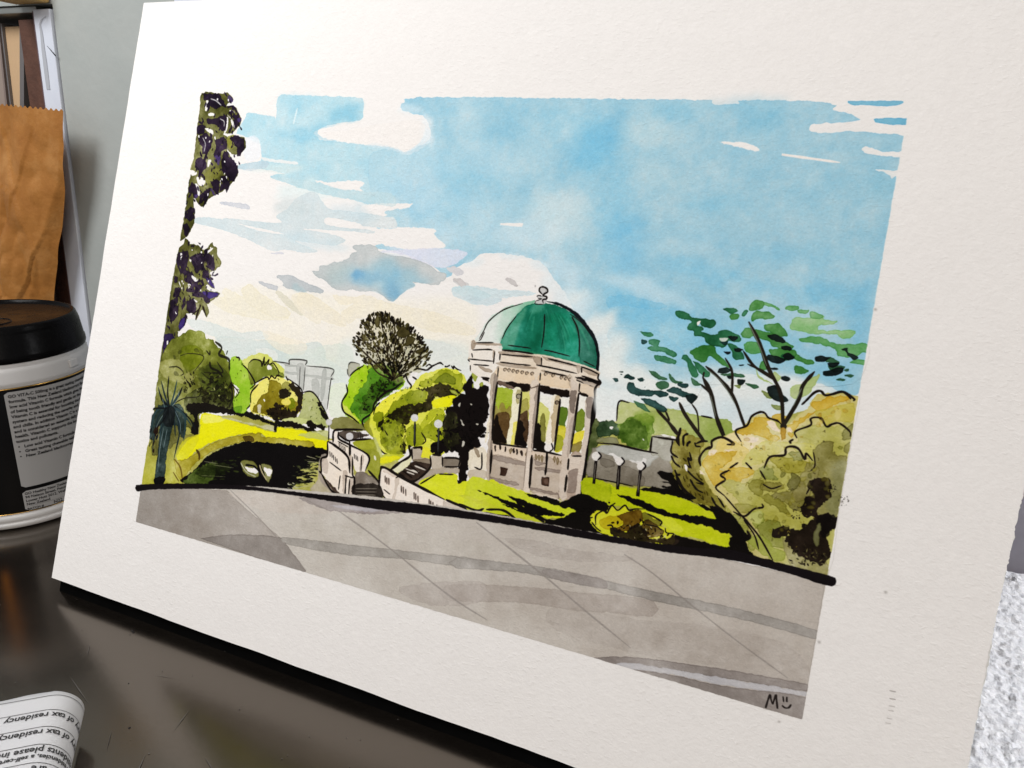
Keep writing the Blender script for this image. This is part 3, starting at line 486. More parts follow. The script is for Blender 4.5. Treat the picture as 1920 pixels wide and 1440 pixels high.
    W('120d0c', "I 640,520 720,480 700,440 760,390 820,360 800,320 860,230 890,220 900,300 940,320 1000,290 1030,340 1035,560 1000,650 1020,700 950,760 960,840 900,880 870,960 845,1100 835,1150 780,1205 755,1180 762,900 600,915 520,890 540,800 640,780 620,640 660,580", 1, 0, .05, 1.6); W('2a2a14', "I 640,580 740,560 760,800 640,860", .7, 0, .5, 2); T(['3e4420','565a28','2a2c14'], "I 560,640 780,540 790,800 640,900", 36, (3, 8), .45, (30, 80)); T(['120d0c'], "I 500,780 780,560 1030,400 1030,720 880,900 600,920", 60, (6, 14), .4)
    for p in ("I 760,460 780,455 775,490 760,480","I 868,460 892,472 880,478","I 780,600 800,620 820,660 800,650","I 800,800 820,800 812,840 800,850","I 915,640 940,640 935,660"): W('d9d6c8', p, .9, .1)
    for p in ("I 880,195 920,180 942,220 915,262 890,230","I 955,285 980,265 988,305 960,310","I 890,280 905,300 900,320 888,310","I 690,330 740,350 780,380 740,380 700,360"): W('a8b050', p, 1, .5)
    for w, p in ((3.2,"I 0,560 20,490 60,450"),(3,"I 380,150 420,150 480,160 520,130 560,110 600,95 630,115"),(2.6,"I 640,125 660,130 690,115"),(2.6,"I 700,120 720,150 720,125 750,150 790,165"),(3.2,"I 0,770 30,830 70,885 110,915 150,925 180,940 250,930 262,940"),(3,"I 350,220 390,245"),(3,"I 290,200 310,260 340,300 330,330"),(2.6,"I 740,335 790,380"),(2.6,"I 660,510 750,540"),(2.4,"I 470,130 500,110 525,130 490,155"),(2,"I 100,700 130,750"),(2.4,"I 430,720 470,790 440,830")): S(INK, w, p)
    for P_, n_ in (("I 20,500 260,335 640,145 835,300 740,400 640,560 560,800 260,925 60,885 0,650", 60), ("H 875,310 1000,200 1340,340 1110,510 1000,690 830,590", 40), ("G 860,170 930,130 1060,350 1000,580 900,590", 16), ("H 490,440 620,490 700,640 560,700", 14), ("H 60,420 260,300 480,450 420,640 60,600", 16)):
        for x, y in c.inside(pts(P_), n_):
            r_ = c.rng.uniform(2, 5); a_ = c.rng.uniform(0, 6.3); S(['3b4a12','1c1a0c','5b6a1a','242408'][c.rng.randint(4)], c.rng.uniform(.8, 1.6), [(x, y), (x+r_*.5*math.cos(a_), y+r_*.5*math.sin(a_)-1), (x+r_*math.cos(a_+.7), y+r_*math.sin(a_+.7))], .75)
    # lamps in front of the bushes, steps, terrace
    W('e6e23a', "I 420,870 500,860 510,950 440,960", 1, .2); W('c6cb3c', "H 1130,960 1300,950 1340,960 1260,1010 1130,1040", 1, .2); W('e8e41e', "H 1130,975 1280,965 1300,985 1150,1030", .9, .1)
    W('b9ad9c', "I 345,860 420,862 440,885 430,945 510,955 510,1040 350,970", 1, .3); W('8a7c68', "I 350,970 505,960 505,1035 440,1010", .9, .2); W('3a2e26', "I 225,1085 340,985 500,1000 505,1045 350,1165", 1, .1, .3)
    for p in ("I 285,1045 400,1085","I 300,1075 370,1100","I 370,1020 470,1060","I 340,1060 410,1075"): S('e9e2d6', 2.4, p, .9)
    for p in ("I 380,1000 480,1050","I 330,1020 420,1090","I 260,1060 350,1130"): S('1a130f', 3, p, .9)
    W('e6e3c0', "I 150,1050 320,930 340,960 330,1000 220,1085", 1, .2); W('b3a796', "I 365,1165 520,1050 620,1030 765,1040 745,1095 560,1095 420,1185", 1, .3); W('c4b8a6', "I 525,930 622,940 616,1040 528,1040", 1, .3); W('7d7264', "I 628,955 770,960 765,1030 628,1032", 1, .2); L("I 640,930 760,925 765,945 640,950", .8)
    W('d9e02c', "I 405,1185 560,1100 740,1095 760,1180 830,1160 1030,1150 1180,1190 1180,1480 900,1430 640,1320", 1, .15, .3)
    W('f0e5d9', "I 60,1050 130,1058 210,1110 420,1215 640,1330 930,1440 600,1430 170,1375 100,1300 48,1225", 1, .15, .25); W('cdbfb0', "I 195,1140 240,1130 220,1200 190,1330 165,1340 190,1230", .8, .2); W('d9c9ba', "I 80,1060 140,1065 210,1110 180,1120", .9, .2); W('c9bcae', "I 630,1340 720,1370 900,1435 700,1410 640,1400", .8, .2)
    for w, p in ((5,"I 50,1235 60,1060 90,1035 150,1062 230,1112 420,1212 640,1325"),(5,"I 650,1325 780,1380 920,1430"),(5,"I 150,1060 240,990 330,930 320,850 340,848"),(4,"I 355,860 430,855 430,880"),(4.5,"I 225,1085 350,1165 505,1045 510,930"),(4,"I 530,920 610,925"),(3,"I 625,950 770,960 765,1030"),(2.4,"I 420,1185 560,1100"),(2.4,"I 590,1095 720,1100"),(3.4,"I 350,960 345,860"),(3,"I 620,940 622,1030"),(3,"I 770,1030 640,1030"),(3,"I 60,1250 110,1320 170,1375"),(3,"I 640,945 760,950"),(2.4,"I 200,1130 240,1110")): S(INK, w, p)
    for x, y in ((105,1110),(120,1125),(138,1130),(250,1200),(268,1210),(290,1230),(365,1260),(380,1270),(400,1290),(500,1320),(515,1335),(535,1345),(570,1370)): W('b59f92', "I %d,%d %d,%d %d,%d %d,%d" % (x-5, y, x+9, y+4, x+8, y+62, x-5, y+58), .6, .2, .2, .2); S(INK, 1.7, "I %d,%d %d,%d" % (x, y, x+2, y+60), .95)
    for p in ("I 92,1232 150,1278","I 250,1335 320,1382","I 870,1135 960,1140"): S(INK, 2, p)
    # left terrace
    W('989c34', "H 905,850 1080,825 1135,950 1120,1155 1030,1085 1030,960", 1, .3, .4); W('b4b83a', "H 910,850 1060,830 1080,900 960,900", .6, .2); L("H 1085,965 1105,970 1100,1000 1085,990", .8); W('c8cc7a', "H 1080,820 1110,830 1160,960 1130,960", .9, .2)
    W('5c5148', "H 785,765 900,752 1030,785 1025,800 900,830 870,850 800,805", 1, .2, .3)
    W('efe4d6', "H 640,990 700,960 692,850 740,835 860,900 880,960 905,975 912,1110 925,1160 910,1315 830,1312 700,1180 640,1100", 1, .15, .2); W('f0e6da', "H 742,765 785,760 790,820 890,870 1035,962 1010,1090 945,1115 890,960 862,890 742,850", 1, .15, .2)
    for p in ("H 650,1000 690,985 700,1100 660,1100","H 820,1110 860,1100 840,1300 825,1300","H 975,960 1000,970 980,1090 960,1090","H 870,970 900,980 905,1110 880,1110","H 880,1160 920,1160 905,1310 880,1310"): W('c6b8aa', p, .8, .2)
    W('4a3c33', "H 620,1090 660,1135 810,1300 760,1300 690,1240 630,1160", 1, .2, .3); W('b6aa9c', "H 640,960 690,950 660,1000 630,1080 700,1200 760,1310 640,1285 540,1250 600,1180 620,1050", .8, .2); W('7f7468', "H 925,1120 1000,1100 1110,1170 1112,1212 930,1212", 1, .3, .5); W('2a241f', "H 915,1210 1130,1210 1150,1340 1000,1345 910,1312", 1, .1, .2)
    for p in ("H 930,1240 1110,1240","H 930,1265 1110,1268","H 940,1290 1100,1295","H 1010,1320 1120,1330"): S('8a8274', 1.5, p, .8)
    for w, p in ((4.5,"H 695,840 760,880 865,975 880,1110"),(4.5,"H 740,850 745,760 800,742 990,742"),(4,"H 785,760 790,820 880,870 1040,965 1012,1090"),(4,"H 692,840 690,960 640,990 640,1100 620,1090"),(4,"H 640,1110 720,1250 800,1300"),(3.4,"H 905,970 905,1120 920,1160 910,1310"),(3.4,"H 885,880 885,960"),(3,"H 850,1130 840,1310"),(2.4,"H 800,1130 785,1250"),(3,"H 880,1160 870,1300"),(4,"H 920,1160 925,1200"),(2.4,"H 710,1015 810,1090"),(2,"H 780,840 870,890"),(4,"H 790,790 850,830 900,830 1060,820"),(4,"H 1035,1085 1120,1180 1130,1240"),(3,"H 840,1130 910,1150"),(3,"H 980,960 975,1090")): S(INK, w, p)
    for x, y in ((712,925),(728,935),(742,955),(758,970),(772,985),(790,850),(805,860),(822,875),(838,885),(918,945),(932,955),(945,965),(950,770),(970,775),(985,780)): S('2d2723', 2, "H %d,%d %d,%d" % (x, y, x+4, y+46), .9)
    for x, y, r, py, v in ((705,680,27,835,'H'),(880,798,32,965,'H')): S(INK, 3, "%s %d,%d %d,%d" % (v, x, y+20, x-3, py)); O('d3d1d0', x, y, r, v)
    for x, y, r, py in ((370,590,34,845),(584,645,39,915)): S('1d1c1a', 4.6, "I %d,%d %d,%d" % (x+4, y+30, x, py)); S('5c6464', 1.2, "I %d,%d %d,%d" % (x+1, y+40, x-4, py-20), .7); O('d9d9d8', x, y, r, 'I')
    # -- bandstand
    W('dfe6e0', "J 250,720 300,620 400,470 560,350 780,280 920,270 700,430 600,580 545,700 530,742", 1, .15, .2, c2='86bfa0', g=(905,640,985,570)); L("J 290,700 360,560 480,440 560,400 470,560 430,720", .5, 3)
    W('18745a', "J 540,705 600,560 700,430 800,330 920,290 1050,285 1250,350 1400,440 1520,570 1590,720 1618,900 1612,1035 1400,965 1000,868 530,812", 1, .25, .35, .5)
    W('4f9a7c', "J 540,700 600,570 690,450 830,330 760,520 700,700 640,790 540,790", .75, 0, .3, blur=3); W('0f6a4c', "J 860,420 1000,380 1010,600 960,780 860,760", .45, 0, .3, blur=4); W('0a7a54', "J 1080,420 1300,440 1390,700 1380,880 1060,790", .5, 0, .4, blur=4); W('24604e', "J 1340,430 1480,520 1570,680 1600,880 1600,1000 1430,950 1410,700", .85, .2, .3, .5); W('155a46', "J 1180,480 1260,520 1250,800 1180,780", .4, 0, .3, blur=4); W('2c8a66', "J 560,790 1000,850 1400,945 1400,965 1000,868 530,812", .7, .2); W('5fae90', "J 900,300 1010,295 1000,370 860,400", .5, 0, .3, blur=3)
    for i in range(34):
        u = c.rng.uniform(-.42, 1); xb, yb = 1000+u*600, 860+u*u*60+u*90; xt, yt = 985+u*110, 300+abs(u)*20; t0 = c.rng.uniform(.15, .6); t1 = min(.97, t0+c.rng.uniform(.15, .4))
        f = lambda t: (xt+(xb-xt)*math.sin(t*1.57), yt+(yb-yt)*(1-math.cos(t*1.57))**.8)
        S(['0f5e46','2f9672','0a5238','4aa886'][i % 4], c.rng.uniform(1.2, 4), "J "+' '.join('%.0f,%.0f' % f(t0+(t1-t0)*k/3) for k in range(4)), .28, (.3, .3))
    W('101418', "J 1020,262 1120,275 1200,290 1380,388 1500,520 1600,680 1640,850 1632,1045 1605,1020 1608,850 1560,690 1450,520 1310,385 1150,300", 1, 0, .1, .4)
    W('e4d6c2', "J 200,710 250,722 530,742 530,808 1000,868 1420,968 1630,1050 1640,1090 1622,1140 1662,1180 1602,1240 1600,1350 1400,1295 980,1225 860,1265 480,1165 420,1200 300,1120 190,1050 190,920 160,918 200,820", 1, .15, .2, .4)
    W('efe9e0', "J 200,730 530,750 520,930 440,1180 300,1120 190,1050 180,920", .9, .1)
    for p in ("J 530,828 900,878 880,912 560,872","J 1010,885 1390,982 1370,1004 1070,935","J 500,955 900,1008 880,1032 540,992","J 210,700 250,730 235,800 200,800","J 250,730 520,745 520,765 250,755","J 900,890 990,900 985,990 930,970","J 1010,1040 1280,1100 1270,1120 1020,1070","J 1440,1000 1630,1070 1620,1110 1500,1080","J 440,830 465,830 450,960","J 1390,985 1430,1000 1420,1070 1395,1070","J 1480,1130 1650,1180 1600,1230 1500,1190","J 280,990 430,1040 420,1070 330,1040","J 490,1000 510,1020 490,1140 480,1130"): W('a3927f', p, .8, .25, .3, .4)
    W('e6d2b6', "J 510,1012 870,1072 870,1195 500,1132", 1, .2); W('e4cfb2', "J 985,1082 1340,1162 1330,1242 985,1202", 1, .2); W('dcc8b0', "J 1425,1210 1590,1262 1590,1345 1425,1280", 1, .2); W('b7a691', "J 1290,1100 1335,1110 1330,1230 1305,1230", .7, .2)
    for x, y in ((580,1035),(625,1042),(674,1050),(720,1060),(774,1066),(826,1076),(886,1080),(1037,1085),(1122,1100),(1215,1125),(1266,1135),(1311,1146)): O('b5a48e', x, y, 18, 'J', 1, '3a2d22', 1.1)
    for w, p in ((2.2,"J 255,732 450,732"),(2.6,"J 215,815 380,808 440,815"),(2.2,"J 172,915 300,928 460,942"),(2.2,"J 225,978 400,990"),(2.6,"J 540,862 700,878 890,890"),(2.4,"J 525,950 700,972 870,988"),(2.6,"J 1060,912 1200,945 1385,992"),(2.4,"J 930,982 1150,1025 1390,1080"),(2.6,"J 1430,1000 1540,1040 1640,1092"),(2.6,"J 1440,1105 1550,1140 1655,1175"),(2.6,"J 1380,1150 1480,1190 1600,1235"),(3,"J 545,815 750,835 900,860"),(3,"J 1440,1010 1440,1070"),(2,"J 205,850 215,900"),(2,"J 190,985 190,1050"),(2.2,"J 465,830 450,970"),(2.2,"J 525,855 520,930"),(2.4,"J 990,900 990,985"),(2.2,"J 505,1010 495,1130"),(2.2,"J 978,1070 972,1160"),(3.4,"J 310,1118 400,1140 330,1135 400,1165"),(3,"J 1420,1190 1415,1260"),(3,"J 1635,1080 1625,1135 1655,1185 1600,1240 1595,1350"),(2,"J 160,920 185,945"),(2.2,"J 1020,1050 1140,1080 1270,1105")): S(INK, w, p)
    for w, p in ((2,"J 780,290 560,365 400,490 340,600 290,690"),(1.6,"J 350,610 310,690 285,710"),(2,"J 705,435 610,560 545,690"),(2.4,"J 1025,410 1018,600 990,790"),(2.4,"J 1330,440 1390,560 1416,720 1410,890"),(2,"J 612,760 870,795"),(2.2,"J 1020,816 1100,830 1310,885"),(2,"J 1460,938 1590,1000"),(1.4,"J 1310,410 1430,500 1520,610")): S(INK, w, p)
    W('c9c8c6', "J 975,120 1000,105 1050,120 1058,155 1020,180 1010,215 1040,235 1040,275 1010,300 925,295 925,265 960,250 935,215 960,200 995,205 1000,180 975,155", 1, .3)
    for w, p in ((3,"J 1000,190 965,150 975,112 1010,105 1050,125 1058,160 1020,185 1010,205 1045,215 1045,240 1005,250 1010,290"),(1.6,"J 935,212 960,200 990,210"),(1.4,"J 920,270 925,300 1010,300"),(1.4,"J 950,235 990,240 920,265")): S('1a1614', w, p)
    # openings between the columns
    W('f1efe6', "K 275,105 460,180 620,190 720,215 870,240 1040,255 1290,260 1180,860 960,850 640,800 230,690 250,350", 1, 0, .1)
    W('a7b93a', "K 285,155 300,145 455,180 450,420 430,470 270,420 275,260", 1, .25, .4); W('a59a56', "K 270,340 300,370 330,300 370,330 380,380 430,340 430,500 400,720 240,690", .95, .2, .5); W('6e5634', "K 265,450 330,400 410,420 420,500 390,720 240,690", .95, .2, .5); W('17100b', "K 230,690 260,480 290,430 320,560 380,680 385,720", 1, 0, .1, 1)
    W('d3d06a', "K 540,190 625,185 615,480 580,760 470,740 500,480", .9, .2, .4); W('a6a050', "K 530,300 600,260 620,420 560,470 520,400", .9, .3); W('55402a', "K 500,470 560,410 610,420 590,750 460,730", 1, .2, .5); W('15100c', "K 470,730 500,540 540,480 570,580 560,640 590,760", 1, 0, .1, 1)
    W('d6d680', "K 725,310 800,340 840,420 830,560 790,700 670,760 700,500", .95, .2, .4); W('8f8c4a', "K 745,440 780,430 790,560 780,700 720,740", .95, .3, .4); W('15110d', "K 665,780 690,560 720,510 740,560 745,680 790,740 780,800", 1, 0, .1, 1)
    W('5c7a1e', "K 940,360 965,340 1020,365 1010,480 970,590 930,520", .95, .3); W('d6cc3c', "K 920,560 960,540 1000,580 960,800 880,800 900,640", .95, .25, .4); W('9aa02c', "K 910,640 970,660 960,780 890,800", .8, .3); W('6f8420', "K 1120,420 1165,360 1195,410 1190,560 1100,590", .95, .3); W('e6d83e', "K 1080,640 1160,590 1190,600 1160,720 1070,740", .95, .2); W('8b7c3a', "K 1070,740 1160,700 1150,800 1060,820", .9, .3)
    # soffits
    W('6e5c50', "K 290,75 400,90 640,120 640,160 560,185 420,150 300,110", 1, .2, .3); W('17100d', "K 385,85 640,115 625,175 540,180 430,130", 1, 0, .1, .8); W('17100d', "K 725,120 900,150 1050,185 1060,235 960,245 830,215 730,190", 1, 0, .2, .8); W('17100d', "K 1140,185 1290,245 1280,260 1200,245 1130,215", 1, 0, .1)
    # inner columns
    W('f1ecd2', "K 455,170 545,182 510,480 465,745 385,722 430,450", 1, .15); W('b6ad7c', "K 485,180 540,185 510,300 490,300", .9, .2); W('e8df6a', "K 460,520 500,510 465,740 430,730", .9, .2); S(INK, 4, "K 542,185 510,480 470,740"); O('9c947c', 510, 235, 24, 'K', 1, INK, 1.2)
    W('f3ecdc', "K 860,240 945,258 905,600 880,720 790,705 830,450", 1, .15); W('c4b28e', "K 885,260 940,265 900,600 870,720 850,600", .85, .2); S(INK, 4.5, "K 942,262 915,500 880,800"); O('8c7c68', 908, 300, 20, 'K', 1, INK, 1.2)
    # walls and balustrade of the bandstand
    W('e0cfbb', "K 232,722 400,735 600,775 612,890 605,960 230,845", 1, .2, .2); W('bdae9d', "K 230,842 610,955 580,1212 218,1112", 1, .25, .3); W('dccbb8', "K 650,800 960,850 965,940 655,880", 1, .2, .2); W('c2b3a2', "K 648,870 965,935 935,1292 625,1210", 1, .25, .3); W('b9a696', "K 1042,850 1165,855 1160,1245 985,1280", 1, .3, .3); W('dccfc0', "K 1050,860 1150,860 1140,1000 1030,1010", .9, .2); W('e2d6c6', "K 215,1120 560,1215 560,1230 220,1135", .9, .2); W('dfd2c2', "K 600,1215 930,1300 920,1325 590,1235", .9, .2)
    for p in ("K 258,842 600,928 590,962 250,892","K 705,965 965,1008 962,1040 712,1000","K 220,1065 300,1090 500,1130 500,1160 300,1125 220,1090","K 640,1175 900,1235 890,1260 640,1205","K 1010,1040 1160,1000 1150,1200 1000,1230","K 940,1140 960,1140 940,1290 915,1290","K 655,870 700,910 800,930 700,950"): W('8f8075', p, .85, .25, .3)
    W('e9e0cc', "K 0,820 60,770 170,780 165,1000 0,1000", 1, .2); W('c9bca8', "K 0,1000 165,1005 150,1105 0,1085", 1, .2); W('9c8c76', "K 40,760 70,770 110,850 80,870", .9, .2); S(INK, 2.6, "K 128,820 122,985 50,970")
    for x, y in ((272,775),(322,768),(375,780),(460,800),(495,810),(540,825)): W('241a14', "K %d,%d %d,%d %d,%d %d,%d" % (x-14, y-20, x+4, y-30, x+10, y+10, x-4, y+34), .95, .1, .1, .5)
    for x, y in ((430,800),(590,840),(690,865),(722,875),(757,880),(880,890),(915,905),(960,915)): W('9c8c70', "K %d,%d %d,%d %d,%d %d,%d" % (x-15, y, x, y-38, x+15, y, x, y+40), 1, .5)
    W('3a281e', "K 322,968 402,985 378,1062 322,1055", 1, .2, .3, .5, 0); W('3a281e', "K 745,1070 832,1080 826,1172 745,1155", 1, .2, .3, .5, 0); W('6a5244', "K 770,1090 820,1095 815,1150 775,1145", .8, .2)
    for p in ("K 232,715 420,745 600,770","K 660,795 780,810 960,850"): S(INK, 3.6, p)
    # outer columns
    W('c3b5a4', "K 225,10 292,30 270,250 240,700 222,1065 168,1065 195,700 215,300", 1, .2, .3); W('8f8276', "K 250,40 290,60 262,300 235,700 222,1050 200,1060 225,600", .8, .2); S(INK, 4, "K 290,85 255,350 235,690"); S(INK, 4, "K 232,790 215,1040"); W('efe6d0', "K 195,480 215,470 180,700 160,690", .9, .1)
    W('ded0c0', "K 630,110 728,90 705,400 660,750 640,900 622,1215 560,1212 600,750 622,450", 1, .15, .25); W('9f9186', "K 690,150 722,140 700,400 655,760 640,800 650,600", .85, .2); S(INK, 4.6, "K 728,100 705,400 662,790"); S(INK, 4.6, "K 648,845 622,1190"); S('5c4c40', 2, "K 635,130 640,150 725,125"); S('8f8074', 2, "K 600,770 585,900 560,1190")
    W('d3c5b6', "K 1060,40 1140,150 1128,250 1090,520 1042,830 1005,1280 925,1270 962,850 1015,500 1045,190", 1, .15, .3); W('83766c', "K 1050,190 1110,190 1085,400 1050,395 1040,300", .9, .2); S(INK, 4.4, "K 1135,200 1090,520 1045,830"); S(INK, 3.6, "K 1030,880 1020,1000"); S(INK, 3.6, "K 1010,1050 990,1230"); W('a39486', "K 1045,480 1090,470 1045,800 1010,850", .5, .1)
    W('d6c9bb', "K 1212,262 1295,258 1240,640 1195,1000 1160,1255 1100,1260 1150,860 1195,560", 1, .15, .3); W('8a7d74', "K 1215,260 1285,260 1265,445 1215,450", .9, .2); S('0f0c0b', 7, "K 1305,230 1265,600 1205,960 1160,1255"); S(INK, 2.4, "K 1065,855 1165,855"); W('0f0c0b', "K 1100,30 1360,90 1310,140 1290,250 1310,130 1140,70")
    W('c9bbab', "K 1110,50 1340,115 1300,150 1140,80", .9, .2); W('e2d0b8', "K 1145,105 1300,150 1285,235 1140,180", 1, .2); S(INK, 2.6, "K 1145,100 1135,190"); S(INK, 4, "K 1370,90 1310,140 1300,250")
    # bandstand lamps
    S('15110f', 4, "K 805,800 800,930 785,1055"); O('efeae4', 818, 766, 42, 'K'); S('15110f', 2.5, "K 850,720 865,780 830,810")
    # -- right of the bandstand
    W('eaf0ee', "L 160,40 420,60 600,150 360,150 340,300 190,300", .8, 0, .2, blur=3)
    W('b6bf78', "L 365,150 500,160 800,205 1050,265 1160,290 1300,310 1300,480 1100,490 850,440 640,430 620,570 350,430 340,310", 1, .25, .35, c2='9cae58', g=(1160,760,1330,800))
    W('4f5a30', "L 140,320 190,305 185,500 165,560 90,780 100,560", 1, .3, .4); W('30452a', "L 190,330 230,310 270,298 350,320 365,420 290,440 180,445", 1, .3, .5, 1.4); L("L 285,355 308,352 305,378 290,378", 1); W('8a8a64', "L 180,460 300,440 350,470 350,500 180,490", 1, .3)
    W('4d7018', "L 350,385 385,310 470,280 560,240 640,270 650,340 640,410 620,540 520,545 400,500", .95, .1, .5, 1.6); W('2f4a10', "L 360,400 400,320 520,300 600,380 600,540 500,530 390,480", .8, .1, .5, 2); W('7f9a34', "L 480,270 540,220 620,230 660,300 600,330", .7, 0, .4, blur=3); L("L 555,460 570,460 575,480 560,475")
    W('8d8678', "L 100,780 130,560 170,530 350,520 700,590 830,720 840,905 690,875 480,850", 1, .25, .35); W('b4b5ae', "L 170,530 350,510 690,590 640,650 600,700 440,640 250,590 190,570", .95, .3, .3); W('a8a698', "L 640,440 825,470 800,640 740,640 690,605 630,590", 1, .3, .3); W('c0c0b2', "L 690,470 740,480 730,520 690,500", .8, .2); W('6e6658', "L 380,680 560,760 560,860 380,830", .5, .3); W('6e675a', "L 210,620 320,650 310,700 220,690", .6, .4)
    for w, p in ((2.4,"L 340,310 360,148 450,156"),(2.8,"L 1050,265 1150,285"),(3,"L 180,495 350,510 520,550 690,582"),(3,"L 640,440 820,466 850,470"),(3,"L 640,440 622,575"),(2.2,"L 90,780 300,820 480,860"),(2,"L 810,470 800,560")): S(INK, w, p)
    L("L 250,590 300,580 340,600 400,640 380,670 330,660 310,610", .85); L("L 440,640 540,650 560,620 590,640 570,700 520,690 500,660", .7)
    W('c3cd1c', "L 70,790 200,820 350,860 520,885 700,900 900,960 1100,1050 1280,1110 1280,1170 1060,1180 1280,1240 1280,1380 1000,1290 850,1270 700,1160 560,1060 300,1020 250,1030 60,930", 1, .15, .4, .7); W('93a420', "L 120,830 300,860 250,950 100,900", .6, .1, .5, 2); W('dfe24c', "L 560,1060 800,1120 900,1240 760,1220", .5, .1)
    W('d6dc2a', "I 1030,1150 1280,1230 1700,1370 1900,1400 1900,1500 1500,1480 1100,1440", 1, 0, .3); W('cbd632', "K 0,1090 220,1120 560,1230 900,1320 1150,1380 1200,1500 700,1440 0,1440", 1, 0, .3, .5)
    W('b9c424', "K 1190,1080 1440,1150 1440,1360 1280,1290 1165,1250", 1, .1, .5)
    for p in ("K 70,1205 300,1280 620,1400 800,1440 760,1470 560,1440 300,1310","K 385,1255 600,1330 880,1430 1000,1470 800,1470 560,1390","K 570,1238 920,1310 945,1335 1165,1250 1290,1295 1460,1370 1460,1470 1160,1430 850,1350","L 0,930 250,1030 240,1060 160,1050 80,1090 0,1080","L 340,925 500,960 800,1080 1040,1110 1280,1160 1280,1260 1100,1200 900,1150 600,1060 420,970","L 540,885 700,868 830,900 1000,950 1030,1000 1100,1030 1280,1090 1280,1115 1100,1060 900,960 700,915","L 690,740 820,750 870,870 960,950 840,910 720,860 800,850 700,810 790,830 700,780"): W('0f0c0a', p, 1, 0, .1, .9)
    W('0f0c0a', "Q 0,40 130,75 300,100 450,105 330,60 220,10 400,70 500,90 640,40 640,120 720,170 860,200 1100,210 1110,170 1380,235 1400,190 1420,200 1500,260 1640,310 1640,340 1200,260 800,215 300,125 0,70", 1, 0, .1, .7)
    W('0f0c0a', "F 1060,975 1110,960 1150,1000 1120,1010 1040,1000", 1, 0, .1)
    W('c9cf3a', "Q 0,-30 130,20 320,95 430,104 330,60 200,20 60,-30", .9, .1, .3)
    for p in ("Q 0,10 90,45 130,35","Q 140,40 230,45 300,95","Q 130,55 200,70 260,75","Q 380,70 440,105"): S(INK, 4, p)
    T([INK], "L 0,1040 140,1050 100,1090 0,1080", 8, (5, 11), .3, (0, 30))
    for x, y, bx, by, r in ((170,605,148,838,40),(366,650,348,886,34),(545,690,518,944,34)): S('14100f', 5.2, "L %d,%d %d,%d" % (x-2, y+30, bx, by), 1, (1, .9)); S('8a8378', 1.2, "L %d,%d %d,%d" % (x-8, y+60, bx+2, by-30), .8); O('e6e2dc', x, y, r, 'L'); S('14100f', 2.6, "L %d,%d %d,%d %d,%d" % (x+15, y-36, x+40, y, x+10, y+36))
    # small bush on the lawn
    W('d2d42e', "L 110,1150 150,1080 210,1060 260,1080 300,1020 350,1055 410,1020 450,1055 560,1060 680,1130 730,1190 820,1260 830,1340 700,1345 300,1275 200,1245", 1, .2, .4, 1); W('b9a816', "L 200,1170 240,1120 380,1100 420,1140 360,1200 260,1220", .9, .3, .5); W('6a4f14', "L 350,1110 520,1060 560,1110 540,1170 440,1240 330,1230 400,1170", .95, .3, .6); W('7d7a2a', "L 555,1085 590,1080 690,1150 720,1200 640,1180 560,1130", .95, .3); W('5d4a20', "L 580,1140 700,1200 740,1250 640,1300 560,1250", .95, .3, .6); W('17100b', "L 300,1200 420,1240 520,1180 580,1220 620,1300 830,1290 840,1345 680,1350 320,1285", .92, 0, .4, 1.6)
    T(['1a120c','2a1e10'], "L 280,1170 560,1130 820,1260 820,1340 400,1300", 36, (4, 10), .45); T(['a8a080','8a8450','cfcaa8'], "L 400,1180 600,1180 820,1270 820,1330 500,1310", 22, (3, 7), .35)
    for w, p in ((2.6,"L 165,1185 165,1110 205,1075 235,1065 260,1085 300,1020 350,1062 410,1020 445,1060 500,1050 580,1052"),(2.6,"L 600,1090 660,1120 720,1160 705,1190"),(2.6,"L 130,1160 170,1210 210,1240"),(2.6,"L 110,1150 115,1130 140,1120"),(2.6,"L 260,1190 300,1190 320,1230 370,1250"),(2,"L 300,1020 330,1000"),(2.6,"L 270,995 285,1000"),(2,"L 750,1210 760,1250 820,1260 800,1290"),(2,"L 580,1180 680,1200 720,1230")): S(INK, w, p)
    # right-hand spiky bush
    W('8a8236', "L 820,500 850,430 890,370 930,400 960,430 1070,480 1040,560 1060,700 1110,820 1190,950 1280,1070 1180,1050 1040,1010 950,950 850,830 800,650", 1, .25, .5, 1.4); W('6a6024', "L 830,560 940,560 1000,700 1100,900 1180,1010 1000,950 880,820", .6, .1, .6, 2); W('a8a44a', "L 860,430 900,380 940,440 900,520", .8, .3)
    T(['5a5018','4a4216'], "L 830,600 960,560 1180,1000 960,950", 22, (6, 12), .3, (40, 80))
    for w, p in ((5,"L 880,365 870,410 855,470 870,520"),(4,"L 945,415 905,440 905,520"),(4,"L 965,480 940,500 935,525"),(3,"L 815,480 800,570 860,620"),(3,"L 800,600 830,660 880,700"),(3,"L 955,570 970,640 940,620 960,700 930,680"),(3,"L 930,720 1000,790 1070,840 1010,830"),(3,"L 960,800 1010,880 1070,915"),(3.4,"L 1010,500 1060,480 1110,480"),(3,"L 830,720 850,760 880,760"),(3,"L 1140,950 1180,1020 1240,1060"),(3,"L 1160,880 1220,990 1250,1040"),(5,"L 840,760 900,880 1000,960"),(3,"L 1000,490 1010,520 1050,525")): S(INK, w, p)
    L("L 912,680 930,680 935,730 918,725"); W('0f0c0a', "L 800,760 840,800 900,900 1010,960 900,960 800,880", 1, 0, .1, 1)
